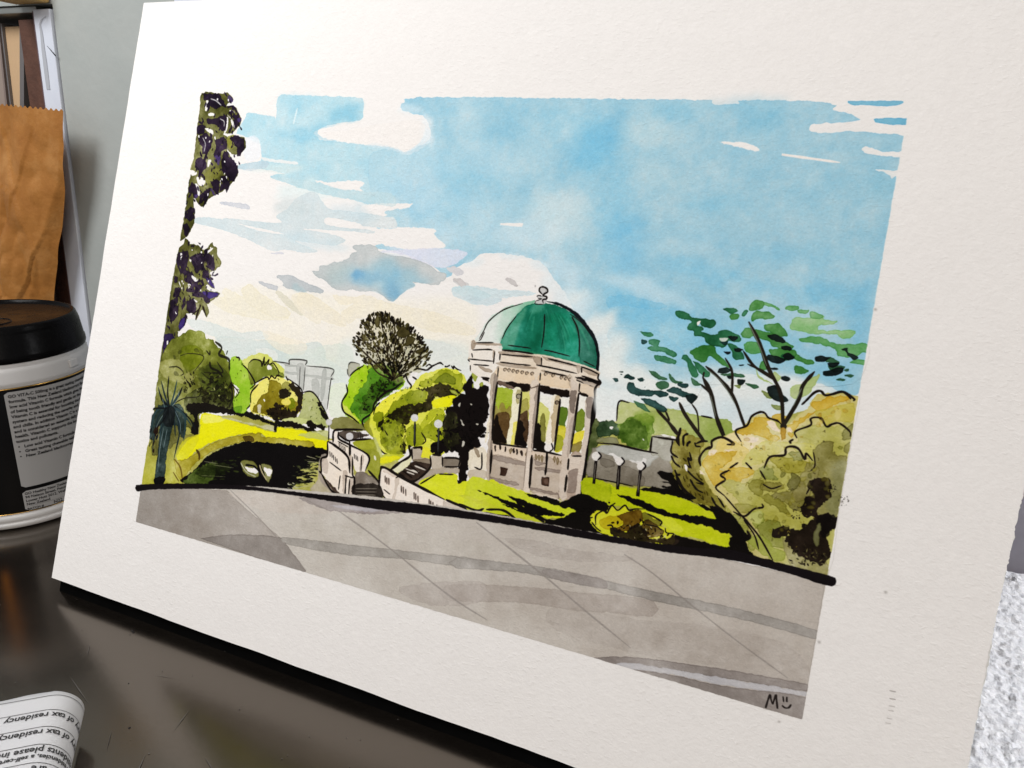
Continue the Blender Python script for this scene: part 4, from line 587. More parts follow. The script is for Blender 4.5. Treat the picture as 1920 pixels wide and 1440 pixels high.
    # -- big ochre bush, right
    W('d6cc84', "N 270,560 320,470 350,400 440,355 520,330 570,290 630,220 700,205 760,240 830,320 900,250 1000,170 1060,80 1120,65 1200,60 1330,75 1372,110 1340,250 1290,520 1225,900 1150,1322 900,1260 760,1212 640,1180 520,960 480,880 350,740 290,640", 1, .2, .35, 1, c2='c2b877', g=(1380,780,1560,1050)); W('f0e2b0', "N 440,360 560,330 680,380 760,420 640,440 560,480 460,440", .9, .2); W('e6d07c', "N 400,380 520,400 600,460 560,560 440,600 380,480", .8, .2)
    for p in ("N 280,560 330,490 420,470 520,460 480,520 400,590 440,600 430,660 370,710 340,660","N 520,330 620,270 650,230 730,230 760,270 720,290 780,350 820,370 780,400 700,370 620,340 570,350","N 900,260 980,220 1060,180 1040,120 1180,80 1300,85 1310,100 1180,150 1110,190 1000,240 920,330 900,380 870,290","N 420,620 500,580 600,570 640,610 560,660 520,690 440,660","N 760,230 820,205 860,220 850,270"): W('cfae3e', p, .9, .4, .45, 1.1)
    for p in ("N 570,365 650,370 680,380 640,410 600,400","N 1205,180 1230,170 1245,210 1210,250 1195,230","N 730,260 790,270 820,330 770,320","N 430,455 480,448 510,458 470,462","N 610,425 640,430 630,455","N 260,590 290,610 300,630 270,620","N 325,460 385,450 370,490 330,490","N 1140,215 1160,225 1150,235","N 860,310 890,310 900,340 870,330"): W('f2e3cc', p, .95, .15)
    W('bdba6a', "N 900,340 1000,285 1130,290 1260,280 1330,285 1290,520 1225,900 1160,1310 800,1222 690,1030 620,900 440,720 400,720 450,660 580,680 640,620 700,560 760,520 900,480 1040,540 900,440 950,380", .95, .3, .45, 1.4); W('cdc86a', "N 680,400 860,400 1060,420 1040,500 900,440 760,500 640,560 560,540", .8, .2, .4); W('c4b84a', "N 1060,190 1140,165 1290,130 1340,150 1330,250 1210,260 1130,280 1080,230", .7, .3)
    for col, p in (('8a8450',"N 1050,460 1130,400 1190,420 1200,490 1290,520 1230,900 1000,900 850,820 760,760 880,740 880,690 930,640 1000,660 1050,560"),('9c9430',"N 750,530 830,500 1020,540 1000,600 900,620 820,600"),('8e8a3a',"N 590,690 660,650 720,690 700,760 760,770 860,840 880,900 740,830 640,760"),('8b8440',"N 690,700 720,680 820,680 840,710 760,750 700,740"),('a8a45c',"N 500,830 620,830 660,850 580,890 530,880"),('98a04a',"N 620,900 700,880 690,960 650,990"),('8a8f42',"N 650,980 800,940 850,1050 850,1130 780,1130 700,1060"),('86894c',"N 890,470 960,460 970,520 910,530"),('9aa05e',"N 700,570 780,600 800,660 720,660 680,600"),('97905a',"N 1000,560 1100,600 1000,800 900,780"),('a0a454',"N 490,900 560,920 620,1010 660,1140 600,1130 560,1010"),('828048',"N 1260,320 1330,290 1310,380 1260,380"),('8d8a50',"N 1260,420 1310,395 1300,480 1265,480"),('9a9a4c',"N 1215,430 1245,420 1240,450"),('6f6c38',"N 900,620 960,640 940,720 880,720")): W(col, p, .74, .5, .5, 1.3)
    W('8a8a5e', "N 1180,560 1285,540 1225,900 1130,860 1180,720", .7, 0, .4, blur=4); W('96905e', "N 840,1060 1000,1160 1150,1240 1150,1320 900,1260", .8, .3, .5); W('c9cc84', "N 580,900 680,870 700,900 690,960 640,960", .8, .3); W('9fa848', "N 590,1080 700,1040 780,1130 840,1150 840,1220 720,1190", .8, .3)
    for p in ("N 1020,700 1060,660 1160,648 1172,760 1120,800 1080,900 1000,925 972,895 1000,800 1050,760","N 880,1020 980,980 1080,910 1180,898 1222,930 1210,985 1150,1060 1140,1090 1172,1190 1100,1245 1000,1220 900,1130 860,1080","N 780,1010 850,970 895,1000 870,1050 800,1062"): W('201712', p, .96, .1, .35, 1.8)
    W('0f0b0a', "N 1080,910 1180,898 1222,930 1200,1000 1120,1060 1080,1000", .8, 0, .2, 1.2); W('7a7a52', "N 1080,970 1100,965 1090,1060 1085,1120 1060,1110 1050,1040", .95, .3); T(['201712','3a3020'], "N 860,820 980,820 1000,930 900,940", 26, (2, 5), .5); T(['2a2418'], "N 1150,690 1215,700 1200,760 1160,750", 20, (1.5, 4), .5); T(['201712','4a4630'], "N 870,1120 1150,1160 1140,1260 900,1240", 40, (4, 10), .4); T(['9a9468','6a643c'], "N 880,1080 1150,1120 1140,1250 900,1230", 26, (3, 9), .3)
    for w, p in ((4.2,"N 270,565 262,510 300,452 345,432 350,390 420,366 500,412 450,416"),(3,"N 552,400 512,322 590,285 622,222 680,192 715,200 740,232 800,252 832,282"),(3.6,"N 968,142 1000,112 1055,58 1100,46 1130,75 1180,68 1255,52 1330,100 1325,116"),(2.4,"N 1250,48 1290,80 1310,104"),(3,"N 935,372 925,325 1030,282 1030,240 1065,228 1105,238 1140,292 1180,275 1230,270 1300,325 1305,362"),(3.4,"N 708,580 750,502 848,490 860,440 905,430 950,450 990,518 1000,478 1045,528"),(3,"N 470,580 530,540"),(3,"N 580,540 625,586"),(3,"N 470,592 408,626 440,660 374,712 436,772"),(2.4,"N 680,595 720,662"),(3,"N 495,880 572,912 640,862 700,850 693,825"),(2.4,"N 568,938 640,1040 672,1142"),(3,"N 436,772 520,870 600,960 680,1060 770,1218"),(3.4,"N 895,410 888,395 912,380"),(2,"N 700,690 760,720 830,700"),(4,"N 560,1080 600,1070 610,1050 590,1010"),(2.4,"N 1060,650 1000,760"),(2,"N 1050,470 1060,560 1030,600")): S('1c1511', w, p)
    W('0f0c0a', "N 330,840 480,900 560,1000 612,1050 600,1080 570,1080 560,1020 610,1180 560,1180 470,1130 470,1060 480,1050 400,950", 1, 0, .1, .8)
    T(['8d8a42','a39d50','777638','bcb868','97902e'], "N 480,640 700,560 1050,520 1200,560 1180,880 900,980 760,1100 560,860", 60, (6, 16), .7, a=.4, edge=.6); T(['c9b44c','e0c468','b99a34'], "N 320,480 520,380 760,330 1050,180 1300,110 1250,260 900,400 500,560", 30, (6, 14), .6, a=.35, edge=.6)
    for x, y in c.inside(pts("N 300,620 560,420 900,330 1250,290 1200,820 1000,1180 760,1180 480,860"), 70):
        r_ = c.rng.uniform(2, 6); a_ = c.rng.uniform(0, 6.3); S(['6a6426','4a4218','8a7a2a','2a2210'][c.rng.randint(4)], c.rng.uniform(.8, 1.5), [(x, y), (x+r_*.5*math.cos(a_), y+r_*.5*math.sin(a_)-1), (x+r_*math.cos(a_+.7), y+r_*math.sin(a_+.7))], .7)
    # -- slender trees against the sky, right
    def leaves(col, lst, **k):
        for p in lst: W(col, p, .96, .3, .4, .6, **k)
    leaves('8fbf7e', ["M 1310,290 1340,210 1460,215 1460,165 1540,195 1550,225 1650,235 1620,260 1530,270 1520,300 1700,300 1780,310 1740,360 1660,355 1640,330 1500,330 1400,310"])
    leaves('5fa05c', ["M 1280,130 1370,125 1350,155 1290,155","M 1365,155 1440,155 1430,180 1380,180","M 1455,165 1540,195 1530,225 1460,215","M 1370,365 1420,355 1480,345 1560,360 1640,400 1876,400 1870,460 1820,460 1780,490 1650,490 1630,440 1500,400 1400,385","M 970,410 1040,380 1110,440 1100,470 1010,470","M 1735,530 1790,510 1860,525 1855,545 1760,545","M 1050,95 1150,105 1230,140 1225,155 1120,120 1100,145 1060,140"])
    leaves('b9c98c', ["M 1310,720 1380,690 1480,640 1530,620 1480,700 1440,760 1330,800","M 1190,600 1240,630 1230,670 1190,650","M 1060,580 1100,640 1190,690 1090,650"])
    leaves('4c8a44', ["M 1015,160 1050,85 1120,100 1110,145","M 1030,205 1080,160 1190,190 1190,215 1130,225 1100,215 1040,240","M 1130,260 1230,260 1290,320 1280,350 1220,340 1130,300","M 950,330 1000,285 1060,300 1120,310 1200,330 1270,380 1330,420 1320,440 1400,500 1480,520 1470,550 1400,540 1330,500 1340,470 1260,450 1190,420 1150,380 1060,350 990,360","M 1160,440 1330,440 1350,480 1290,520 1200,500","M 590,450 680,410 760,420 780,470 830,510 870,570 830,560 740,490 700,530 640,520 610,480","M 1340,560 1380,555 1440,590 1400,610 1350,615","M 880,190 930,185 935,215 885,225","M 1085,560 1120,520 1160,570 1120,590"])
    leaves('2f7048', ["M 485,190 500,165 580,180 600,205 740,225 775,255 740,285 670,270 660,250 640,270 690,290 670,310 720,330 790,330 810,300 880,310 960,360 930,385 870,380 850,420 780,420 700,390 690,360 620,340 620,310 570,300 575,265 600,240 580,225 510,215","M 820,145 900,140 930,160 880,185 850,165","M 960,190 990,155 1010,165 985,200","M 530,500 560,480 610,540 650,620 620,645 580,590 570,540","M 610,520 680,560 730,620 700,640 640,590","M 860,400 930,420 980,500 940,520 900,510 890,460","M 230,310 270,312 320,330 310,352 270,345","M 290,370 375,375 360,420 420,430 490,470 480,495 430,480 400,455 330,455 280,435 300,415 330,420 300,400","M 335,480 400,490 490,525 470,548 390,530 335,510","M 1240,480 1290,470 1340,500 1260,520"])
    leaves('3d6a48', ["M 285,590 330,600 430,660 350,650","M 340,680 400,670 440,690 420,720 370,725","M 440,610 480,660 540,675 480,690 445,650","M 600,640 670,690 640,700 610,690","M 800,620 900,610 980,620 970,645 880,630","M 990,680 1080,705 1060,720 1000,700","M 1640,650 1700,650 1690,670","M 1700,620 1765,625 1740,645","M 1690,590 1730,580 1720,605","M 1580,560 1700,560 1690,590 1620,600","M 1560,490 1660,520 1640,540 1570,530","M 185,810 240,830 310,890 270,880 210,850"])
    leaves('8d9a5c', ["M 1100,740 1140,745 1190,790 1150,795","M 1170,835 1250,850 1240,875 1190,870","M 900,700 960,690 940,720"])
    leaves('1f3f3c', ["M 140,680 180,680 210,720 290,730 310,740 380,740 440,760 380,785 330,770 310,780 270,775 200,770 140,740","M 230,790 320,800 430,870 400,890 340,870 260,820","M 115,630 150,620 190,645 180,655 120,645","M 210,650 250,645 250,670 225,670","M 25,650 60,645 70,670 55,680","M 75,600 105,597 100,612","M 440,780 500,790 480,820 445,805","M 500,680 580,690 560,720 510,705","M 420,740 470,710 520,720 540,745 630,770 620,810 590,830 570,790 510,770","M 232,375 270,375 280,395 250,403","M 800,390 860,380 840,410"])
    leaves('15201f', ["M 800,580 850,570 880,590 850,610 790,610","M 850,630 900,640 870,655","M 930,655 990,665 960,700 925,690","M 1130,490 1200,480 1280,520 1220,540 1150,520","M 1250,490 1290,465 1345,500 1290,515","M 1150,340 1210,335 1280,375 1250,395 1180,370","M 1245,420 1290,415 1320,440 1280,450","M 1490,490 1560,490 1600,500 1540,530 1490,520","M 1580,540 1640,530 1660,550 1600,570","M 1540,600 1600,590 1640,570 1700,580 1660,620 1560,630","M 1680,435 1720,425 1730,460 1800,495 1760,510 1710,460","M 1245,630 1310,650 1280,670 1250,660","M 1140,720 1200,700 1230,740 1290,800 1270,825 1210,815 1160,770","M 860,345 930,350 920,380 880,375","M 905,430 970,440 950,460 910,450","M 940,550 980,548 960,558","M 1140,570 1220,575 1190,590","M 830,455 880,460 860,480","M 560,770 640,770 610,830 580,820"])
    L("M 640,245 665,232 655,260 640,268", rgh=.3); L("M 800,360 860,358 850,380 810,382", .8, rgh=.3); T(['1f3f3c'], "M 40,600 280,640 270,720 160,680", 8, (2, 5), .6)
    for w, p in ((5.6,"M 345,870 430,960 500,1052"),(3.4,"M 410,880 435,940 425,960"),(5.6,"M 510,820 560,920 690,1102"),(2.4,"M 600,830 640,900 652,1030"),(6.4,"M 680,640 740,760 780,930 830,1062"),(4,"M 665,690 730,750"),(5.4,"M 700,560 800,650 900,780 980,990"),(3.4,"M 840,500 890,600 890,760"),(4,"M 970,450 1050,560 1200,660"),(3,"M 1000,545 1100,590 1190,640"),(6,"M 1010,240 1090,400 1150,570 1240,760 1258,990"),(6.6,"M 1485,598 1400,700 1370,800 1262,985"),(9,"M 1262,975 1258,1040"),(2.4,"M 690,600 680,650")): S('231e17', w, p, 1, (.3, .8))
    for w, p in ((1.4,"M 1010,250 1080,400 1140,560"),(1.4,"M 735,770 775,930"),(1.2,"M 720,590 820,680 910,830"),(1.4,"M 1390,720 1330,850")): S('7f8a7a', w, p, .8)
    W('b48a2c', "M 1240,1010 1275,1010 1270,1080 1240,1085", .95, .3)
    # -- pavement and its black line
    W('c8c2b9', "F 255,914 240,974 600,1085 1000,1205 1520,1360 1540,1250 1566,1096 1460,1070 1300,1035 1100,995 900,958 700,930 500,912 400,908", 1, .25, .16, .3, 0, c2='c0b8af', g=(500,950,1400,1250))
    W('9b948d', "O 40,100 300,100 540,112 640,210 740,290 830,370 972,552 960,570 600,450 20,300", .95, .3, .25, .4, 0, c2='ada59d', g=(260,940,480,960)); W('8c857f', "O 395,375 520,357 640,352 770,360 840,372 972,552 960,570 700,480", .9, .35, .2, .4, 0)
    W('cac0b6', "O 560,118 900,140 1100,200 1080,240 800,230 650,190", .6, .1, .3); W('a39a97', "O 930,152 1150,172 1400,212 1490,232 1350,244 1150,228 1080,218", .9, .3, .3); W('c0bcc0', "O 1100,196 1250,200 1400,224 1250,224", .8, .2); W('c4beb4', "O 900,280 1300,320 1920,400 1920,470 1300,410 900,380", .5, .1, .3)
    W('a5a099', "O 840,368 1000,383 1300,418 1700,462 1925,490 1925,541 1500,486 1200,466 880,410", .95, .3, .3, .4, 2); W('a6a19b', "Q -10,288 350,325 520,350 690,385 760,405 1000,460 1300,520 1600,590 1840,660 1835,708 1600,640 1300,570 1000,510 770,450 640,430 500,400 300,360 -10,342", .95, .3, .35, .4, 2); W('938a86', "Q 440,345 690,385 760,408 750,448 640,428 470,392", .5, .2)
    W('aaa098', "Q -60,425 300,435 500,450 640,470 800,480 1000,510 1000,590 770,570 600,560 300,515 -60,510", .6, .25, .3, .5, 2); W('aaa19a', "Q 230,190 420,205 560,240 900,290 700,310 420,280", .35, .2, .3); W('aea59d', "Q 500,540 900,600 1300,640 1700,740 1790,930 1300,840 1000,800 500,660", .35, .1, .4); W('b0a7a0', "O 1480,640 1920,610 1920,720 1650,738", .5, .2)
    for w, p in ((3,"O 1150,225 1300,332 1480,470 1640,600 1800,720 1960,820"),(2.4,"O 940,150 1080,216"),(3,"Q 90,105 230,215 450,390 650,560 885,752"),(2.6,"Q 850,270 1000,370 1220,550 1450,730 1690,905"),(2,"O 560,112 740,290 972,552")): S('938c86', w, p, .75, (.6, .4))
    W('978f8a', "Q 690,800 860,797 1000,808 1300,850 1600,900 1790,938 1785,974 1500,928 1200,882 950,842 800,838", 1, .3, .3, .4, 2); W('c4c2c4', "Q 790,838 860,827 1000,845 1300,895 1600,945 1818,986 1810,1000 1700,992 1500,962 1300,932 1100,887 900,862", 1, .15, .25, .5, 2); W('8e8681', "Q 880,862 1100,890 1300,935 1500,965 1782,1002 1756,1124 1500,1062 1100,950", 1, .25, .3, .4, 2, c2='9b938e', g=(1300,1280,1500,1330))
    c.mask(None)
    T(['2a2620'], "N 1215,760 1295,770 1290,840 1225,840", 26, (1.2, 3.5), .5, a=.85)
    W('141012', "F 255,911 262,908 340,906 446,909 550,921 690,935 790,945 900,962 980,975 1080,992 1190,1012 1297,1026 1370,1030 1443,1050 1553,1078 1566,1086 1562,1097 1545,1096 1480,1075 1407,1056 1334,1044 1261,1036 1188,1023 1080,1006 970,986 860,970 755,960 686,951 620,939 530,925 446,917 340,916 275,918 258,921 254,916", 1, 0, .05, .28, 3)
    # signature
    for p in ("R 125,1030 140,980 155,940 162,975 172,1005","R 172,1005 185,970 195,942 200,985 205,1035","R 243,952 247,990","R 268,955 268,990","R 236,1012 255,1028 280,1028 298,1006"): S('241f1d', 2.6, p, 1, (.8, .7))
    # pencil ticks and specks on the margin
    for i, (x, y) in enumerate(((960,914),(960,966),(955,1015),(950,1045),(940,1098),(930,1130))): S('8d8681', 1.4, "R %d,%d %d,%d" % (x, y, x+40+4*(i < 3), y+8), .75 if i < 2 else .45)
    for x, y in ((1535,1203),(1460,1352),(1640,580),(1577,940),(1660,1110)): c.B('8f8a84', x, y, 3, 2, .8, 20)
    r = c.rng
    for _ in range(260):
        x, y = r.uniform(200, 1880), r.uniform(10, 1440); c.W('a8a199', [(x, y), (x+r.uniform(.6, 1.6), y+r.uniform(-.5, .5)), (x+r.uniform(0, 1), y+r.uniform(.6, 1.4))], .55*r.rand(), 0, 0, 0, 0)
# ---------------------------------------------------------------- the sheet and its print
F_, SU, LIFT = 1330., .3433, .0075
EX = RW.T @ np.array([1., 0, 0]); EU = RW.T @ np.array([0, .3115, .9502]); EU /= np.linalg.norm(EU)     # sheet axes seen from the camera
BLC = np.array([(97-960)/F_, (1083-720)/F_, 1.])
NC = np.cross(EX, EU)
def sheet_xy(p):                                            # sketch coordinates -> place on the sheet (sheet units)
    p = np.asarray(p, float); ray = np.stack([(p[:, 0]-960)/F_, (p[:, 1]-720)/F_, np.ones(len(p))], 1)
    t = (BLC @ NC)/(ray @ NC); qv = ray*t[:, None]-BLC
    return np.stack([qv @ EX, qv @ EU], 1)
A0, A1, B0, B1, KPX = -.006, 1.132, -.006, .866, 2180.
CW, CH = int((A1-A0)*KPX), int((B1-B0)*KPX)
cv = Canvas(CW, CH, lambda p: np.stack([(sheet_xy(p)[:, 0]-A0)*KPX, (B1-sheet_xy(p)[:, 1])*KPX], 1), 1.3)
paint_scene(cv); IM = cv.finish()
img = bpy.data.images.new('watercolour', CW, CH, alpha=False)
px = np.ones((CH, CW, 4), np.float32); px[..., :3] = IM[::-1]
img.pixels.foreach_set(px.ravel()); img.update(); img.pack()
q = Mat('watercolour_paper', (.8, .78, .75), .92, 0, .05)
ti = q.n('ShaderNodeTexImage'); ti.image = img; ti.interpolation = 'Cubic'; ti.extension = 'EXTEND'
uvn = q.n('ShaderNodeUVMap'); q.l(uvn.outputs[0], ti.inputs['Vector']); q.color(ti.outputs['Color'])
v = q.coord(); h1 = q.noise(v, 620, 3, .55, .3); h2 = q.noise(v, 1300, 2, .5); h4 = q.noise(v, 30, 3, .5)
mp = q.n('ShaderNodeMapping'); q.l(v, mp.inputs['Vector']); mp.inputs['Rotation'].default_value = (0, 0, R(-52)); mp.inputs['Scale'].default_value = (.55, 1.25, 1)
pit = q.ramp(q.noise(mp.outputs[0], 620, 2, .5, .2), (.56, (0, 0, 0)), (.74, (1, 1, 1)))            # the tooth of the paper: short slanting pits
few = q.ramp(q.noise(v, 22, 3, .6), (.42, (.25, .25, .25)), (.66, (1, 1, 1)))
q.normal(q.bump(q.math('MULTIPLY', pit, few), .19, .0006, q.bump(q.math('ADD', q.math('MULTIPLY', h1, .7), q.math('MULTIPLY', h2, .3)), .30, .0007, q.bump(h4, .16, .004))))
M_PAPER = q.m
q = Mat('paper_edge', (.78, .77, .75), .9, 0, .2); M_EDGE = q.m
M_GAP_DARK = two_tone('gap_dark', (.0015, .0015, .0015), (.003, .003, .003), 60, .95, spec=.02)  # near-black, so the gap below the sheet stays as dark as shade
LEAN = math.asin(.3115)
ORI = Matrix.Translation((0, 0, LIFT)) @ Matrix.Rotation(-LEAN, 4, 'X') @ Matrix.Rotation(R(90), 4, 'X')   # local x right, y up the sheet, z towards the viewer
painting = thing('painting', 'watercolour painting of a domed park bandstand on a white sheet leaning back on the table', 'painting')
painting.matrix_world = ORI
def set_uv(me):
    uv = me.uv_layers.new(name='UVMap'); co = np.empty(len(me.vertices)*3, np.float32); me.vertices.foreach_get('co', co); co = co.reshape(-1, 3)
    li = np.empty(len(me.loops), np.int32); me.loops.foreach_get('vertex_index', li)
    a = np.stack([(co[:, 0]/SU-A0)/(A1-A0), (co[:, 1]/SU-B0)/(B1-B0)], 1)[li]
    uv.data.foreach_set('uv', a.astype(np.float32).ravel())
def edge_pts(c, n, amp):
    out = []; c = np.asarray(c, float)
    for a, b in zip(c, np.roll(c, -1, 0)):
        t = np.linspace(0, 1, n, endpoint=False)[:, None]; s = a+(b-a)*t
        nn = np.array([-(b-a)[1], (b-a)[0]]); nn /= np.linalg.norm(nn)
        j = rng.randn(n); j = (j+np.roll(j, 1)+np.roll(j, 2))/1.7+.5*rng.randn(n)*(rng.rand(n) < .12); j[0] = 0
        out.append(s+nn*j[:, None]*amp)
    return np.vstack(out)
CORN = [(0, 0), (1.1030, 0), (1.1054, .117), (1.1060, .193), (1.1072, .251), (1.1090, .303), (1.1107, .360), (1.122, .809), (.0130, .8114)]
def slab(name, c, z0, z1, n, amp, parent, fmat, emat):
    o = edge_pts(c, n if isinstance(n, int) else n, amp)*SU; k = len(o)
    V = [(x, y, z1) for x, y in o]+[(x, y, z0) for x, y in o]
    F = [tuple(range(k)), tuple(range(2*k-1, k-1, -1))]+[(k+i, k+(i+1) % k, (i+1) % k, i) for i in range(k)]
    ob = mesh_obj(name, V, F, fmat, parent); ob.data.materials.append(emat)
    for p in list(ob.data.polygons)[1:]: p.material_index = 1
    set_uv(ob.data); return ob
sheet = slab('sheet', CORN, -.0007, 0, 60, .00028, painting, M_PAPER, M_EDGE)
back = slab('backing_sheet', [(-.0018, .004), (1.1036, .005), (1.1062, .117), (1.1080, .251), (1.1118, .360), (1.1232, .813), (.0108, .8135)], -.0016, -.0009, 60, .0004, painting, M_EDGE, M_EDGE)
bm = bmesh.new(); box(bm, (.002, -LIFT/.9502+.0003, -.0075), (.374, .20, -.0035)); bm_obj('added_gap_board', bm, M_GAP_DARK, painting)  # added support behind the sheet; its black stands in for shade in the gap
FILM = [0]
def film(name, polys, parent=None, label=None, lift=None):
    """one painted figure: its pigment lies as a hair-thin film on the paper"""
    FILM[0] += 1; z = FILM[0]*1.6e-6
    V, F = [], []
    for s in (polys if isinstance(polys, (list, tuple)) else [polys]):
        p = crom(pts(s), True, 3) if not s.startswith('=') else pts(s[1:])
        a = sheet_xy(p)*SU; b = len(V); V += [(x, y, z) for x, y in a]
        for t in tessellate_polygon([[Vector((x, y, 0)) for x, y in a]]):
            p0, p1, p2 = (a[i] for i in t); cr = (p1[0]-p0[0])*(p2[1]-p0[1])-(p1[1]-p0[1])*(p2[0]-p0[0])
            F.append(tuple(b+i for i in (t if cr > 0 else t[::-1])))
    o = mesh_obj(name, V, F, M_PAPER, parent or painting); set_uv(o.data)
    if label: o['label'] = label
    return o
def ring(x, y, r, v, n=10): return v+' '+' '.join('%.1f,%.1f' % (x+r*math.cos(a*2*math.pi/n), y+r*math.sin(a*2*math.pi/n)) for a in range(n))
film('painted_sky', "=F 410,182 1690,188 1704,230 1690,310 1609,738 1500,735 1150,760 900,730 640,760 440,690 400,640 410,560 440,420")
film('painted_cloud', "E 130,385 240,345 500,285 660,185 612,120 820,110 905,180 1200,245 1500,360 1668,460 1590,530 1400,545 1275,525 1310,575 1190,640 1080,740 1030,745 940,680 800,632 600,615 420,610 290,510 160,430", None, 'grey cloud with a blue heart')
film('painted_building', "H 240,165 375,182 380,152 512,160 512,200 735,230 730,315 705,330 690,570 640,560 490,420 440,380 330,290")
film('painted_lawn', "G 612,625 680,606 800,640 1000,700 1240,765 1440,745 1580,770 1690,830 1700,915 1440,880 1130,775 960,780 760,830 600,905 480,1000 410,970 510,830 600,780")
film('painted_lawn', "=I 405,1185 560,1100 740,1095 1030,1150 1280,1230 1700,1370 1900,1400 1880,1490 1180,1460 930,1425 640,1320")
film('painted_lawn', "=L 70,790 200,820 350,860 700,900 900,960 1280,1110 1280,1380 1000,1290 850,1270 560,1060 300,1020 60,930")
film('painted_hill', "=L 365,150 800,205 1050,265 1300,310 1300,480 1100,490 850,440 640,430 350,430 340,310")
film('painted_pond', "G 460,1195 560,1080 680,960 800,900 960,850 1100,845 1440,880 1680,910 1670,990 1540,1040 1420,1150 1580,1180 1380,1290 1000,1250")
film('painted_hanging_leaves', "A 555,137 690,140 755,140 790,195 740,235 800,240 850,340 800,410 760,440 870,470 876,560 800,600 830,720 790,800 700,880 620,920 560,990 500,960 503,1080 480,1150 390,1240 420,1080 450,850 490,640 520,400")
film('painted_hanging_leaves', "D 330,150 400,40 460,100 560,130 710,80 760,230 800,280 800,350 680,420 735,590 660,620 780,650 770,690 660,780 670,860 640,930 520,960 440,880 390,1030 330,1150 320,1400 130,1410 170,1100 220,750 280,400")
film('painted_shrub', "F 333,632 363,618 400,637 432,690 440,740 437,765 400,770 373,800 350,800 330,830 284,845 300,680 318,640")
p_ = film('painted_palm', "G 300,520 345,300 430,430 430,520 490,620 575,760 470,845 440,760 390,1000 400,720 330,720 205,930 180,800 200,640 240,560")
film('trunk', "G 275,720 375,690 352,820 325,980 300,1195 225,1200 240,1010 262,850", p_)
film('painted_bush', "G 860,170 890,125 930,130 1000,220 1060,350 1040,480 1000,580 960,605 900,590 890,480 940,400 870,330", None, 'tall light green bush')
p_ = film('painted_tree', "H 50,420 110,350 190,300 260,295 370,330 440,390 485,470 470,560 420,640 350,650 270,660 150,620 50,600 40,520", None, 'round tree with a yellow rim')
film('trunk', "=H 245,655 285,655 262,765 238,765", p_)
film('painted_bush', "H 490,440 560,430 620,490 700,640 690,730 560,700 440,665 480,560", None, 'pale green bush under the grey building')
film('painted_bush', "H 875,310 920,250 1000,200 1200,200 1340,340 1180,440 1110,510 1060,640 1000,690 930,680 830,590 810,520 850,430", None, 'bright green round bush')
film('painted_tree', "E 600,1220 660,1160 740,960 860,880 960,880 1180,1000 1340,1100 1480,1320 1440,1420 1300,1560 1080,1640 960,1580 720,1440", None, 'brown leafy tree of radiating branches')
film('painted_bush', "I -20,560 20,500 100,420 250,335 340,310 420,210 640,140 800,190 835,300 740,400 640,560 640,900 420,960 260,925 160,945 60,885 -30,650", None, 'olive and yellow bushes left of the bandstand')
p_ = film('painted_tree', "I 540,640 720,480 760,390 860,230 900,300 1000,290 1035,560 1000,650 950,760 960,840 900,880 780,880 600,915 520,890 640,780", None, 'black tree beside the bandstand')
film('trunk', "I 765,880 890,880 845,1100 780,1205 755,1180", p_)
film('painted_terrace', ["=H 640,990 700,960 692,850 740,755 1000,745 1040,965 1010,1090 1130,1210 1150,1340 830,1312 640,1100"], None, 'white curved balustrade and steps by the pond')
film('painted_terrace', ["=I 60,1050 90,1035 230,1085 340,985 345,860 430,860 510,955 620,930 770,950 765,1040 740,1095 560,1095 420,1185 640,1325 930,1440 600,1430 170,1375 48,1225"], None, 'white balustrade with dark steps in front of the bushes')
for x, y, r, bx, by, v in ((705, 680, 27, 702, 835, 'H'), (880, 798, 32, 877, 965, 'H'), (370, 590, 34, 370, 845, 'I'), (584, 645, 39, 575, 915, 'I')):
    p_ = film('painted_lamp', ring(x, y, r, v)); film('post', "=%s %d,%d %d,%d %d,%d %d,%d" % (v, x-5, y+r-4, x+7, y+r-4, bx+6, by, bx-6, by), p_)
band = film('painted_bandstand', ["=K 195,0 1300,130 1300,260 1160,1255 985,1280 925,1325 560,1235 160,1110 200,700"], None, 'pale stone bandstand with a green dome')
film('dome', "=J 250,720 300,620 400,470 560,350 780,280 920,270 1050,265 1200,300 1380,395 1500,520 1600,680 1640,850 1632,1045 1420,970 1000,868 530,808", band)
film('finial', "J 965,140 1010,105 1055,130 1020,185 1045,240 1010,300 925,295 925,265 995,205", band)
film('cornice', "=J 200,710 250,722 530,742 530,808 1000,868 1420,968 1630,1050 1640,1090 1622,1140 1662,1180 1600,1245 1590,1345 985,1202 500,1132 420,1190 190,1050 160,918", band)
for s in ("=K 225,10 292,30 270,250 240,700 222,1065 168,1065 195,700", "=K 630,110 728,90 705,400 660,750 640,900 622,1215 560,1212 600,750 622,450", "=K 1060,40 1140,150 1090,520 1042,830 1005,1280 925,1270 962,850 1045,190", "=K 1212,262 1295,258 1240,640 1160,1255 1100,1260 1150,860", "=K 455,170 545,182 510,480 465,745 385,722 430,450", "=K 860,240 945,258 905,600 880,720 790,705 830,450"): film('column', s, band)
film('balustrade', ["=K 232,722 400,735 600,775 610,960 230,845", "=K 660,790 960,850 965,935 648,870"], band)
film('base_wall', ["=K 230,845 610,957 580,1212 218,1112", "=K 648,872 965,937 935,1292 625,1210"], band)
film('opening', "K 322,968 402,985 378,1062 322,1055", band); film('opening', "K 745,1070 832,1080 826,1172 745,1155", band)
p_ = film('painted_lamp', ring(818, 766, 42, 'K')); film('post', "=K 798,808 812,808 790,1055 778,1055", p_)
film('painted_stone_wall', "=L 100,780 130,560 170,500 350,512 640,580 640,440 825,470 800,640 840,905 690,875 480,850")
film('painted_bush', "L 350,385 385,310 470,280 560,240 640,270 640,410 620,540 520,545 400,500", None, 'dark green bush behind the stone wall')
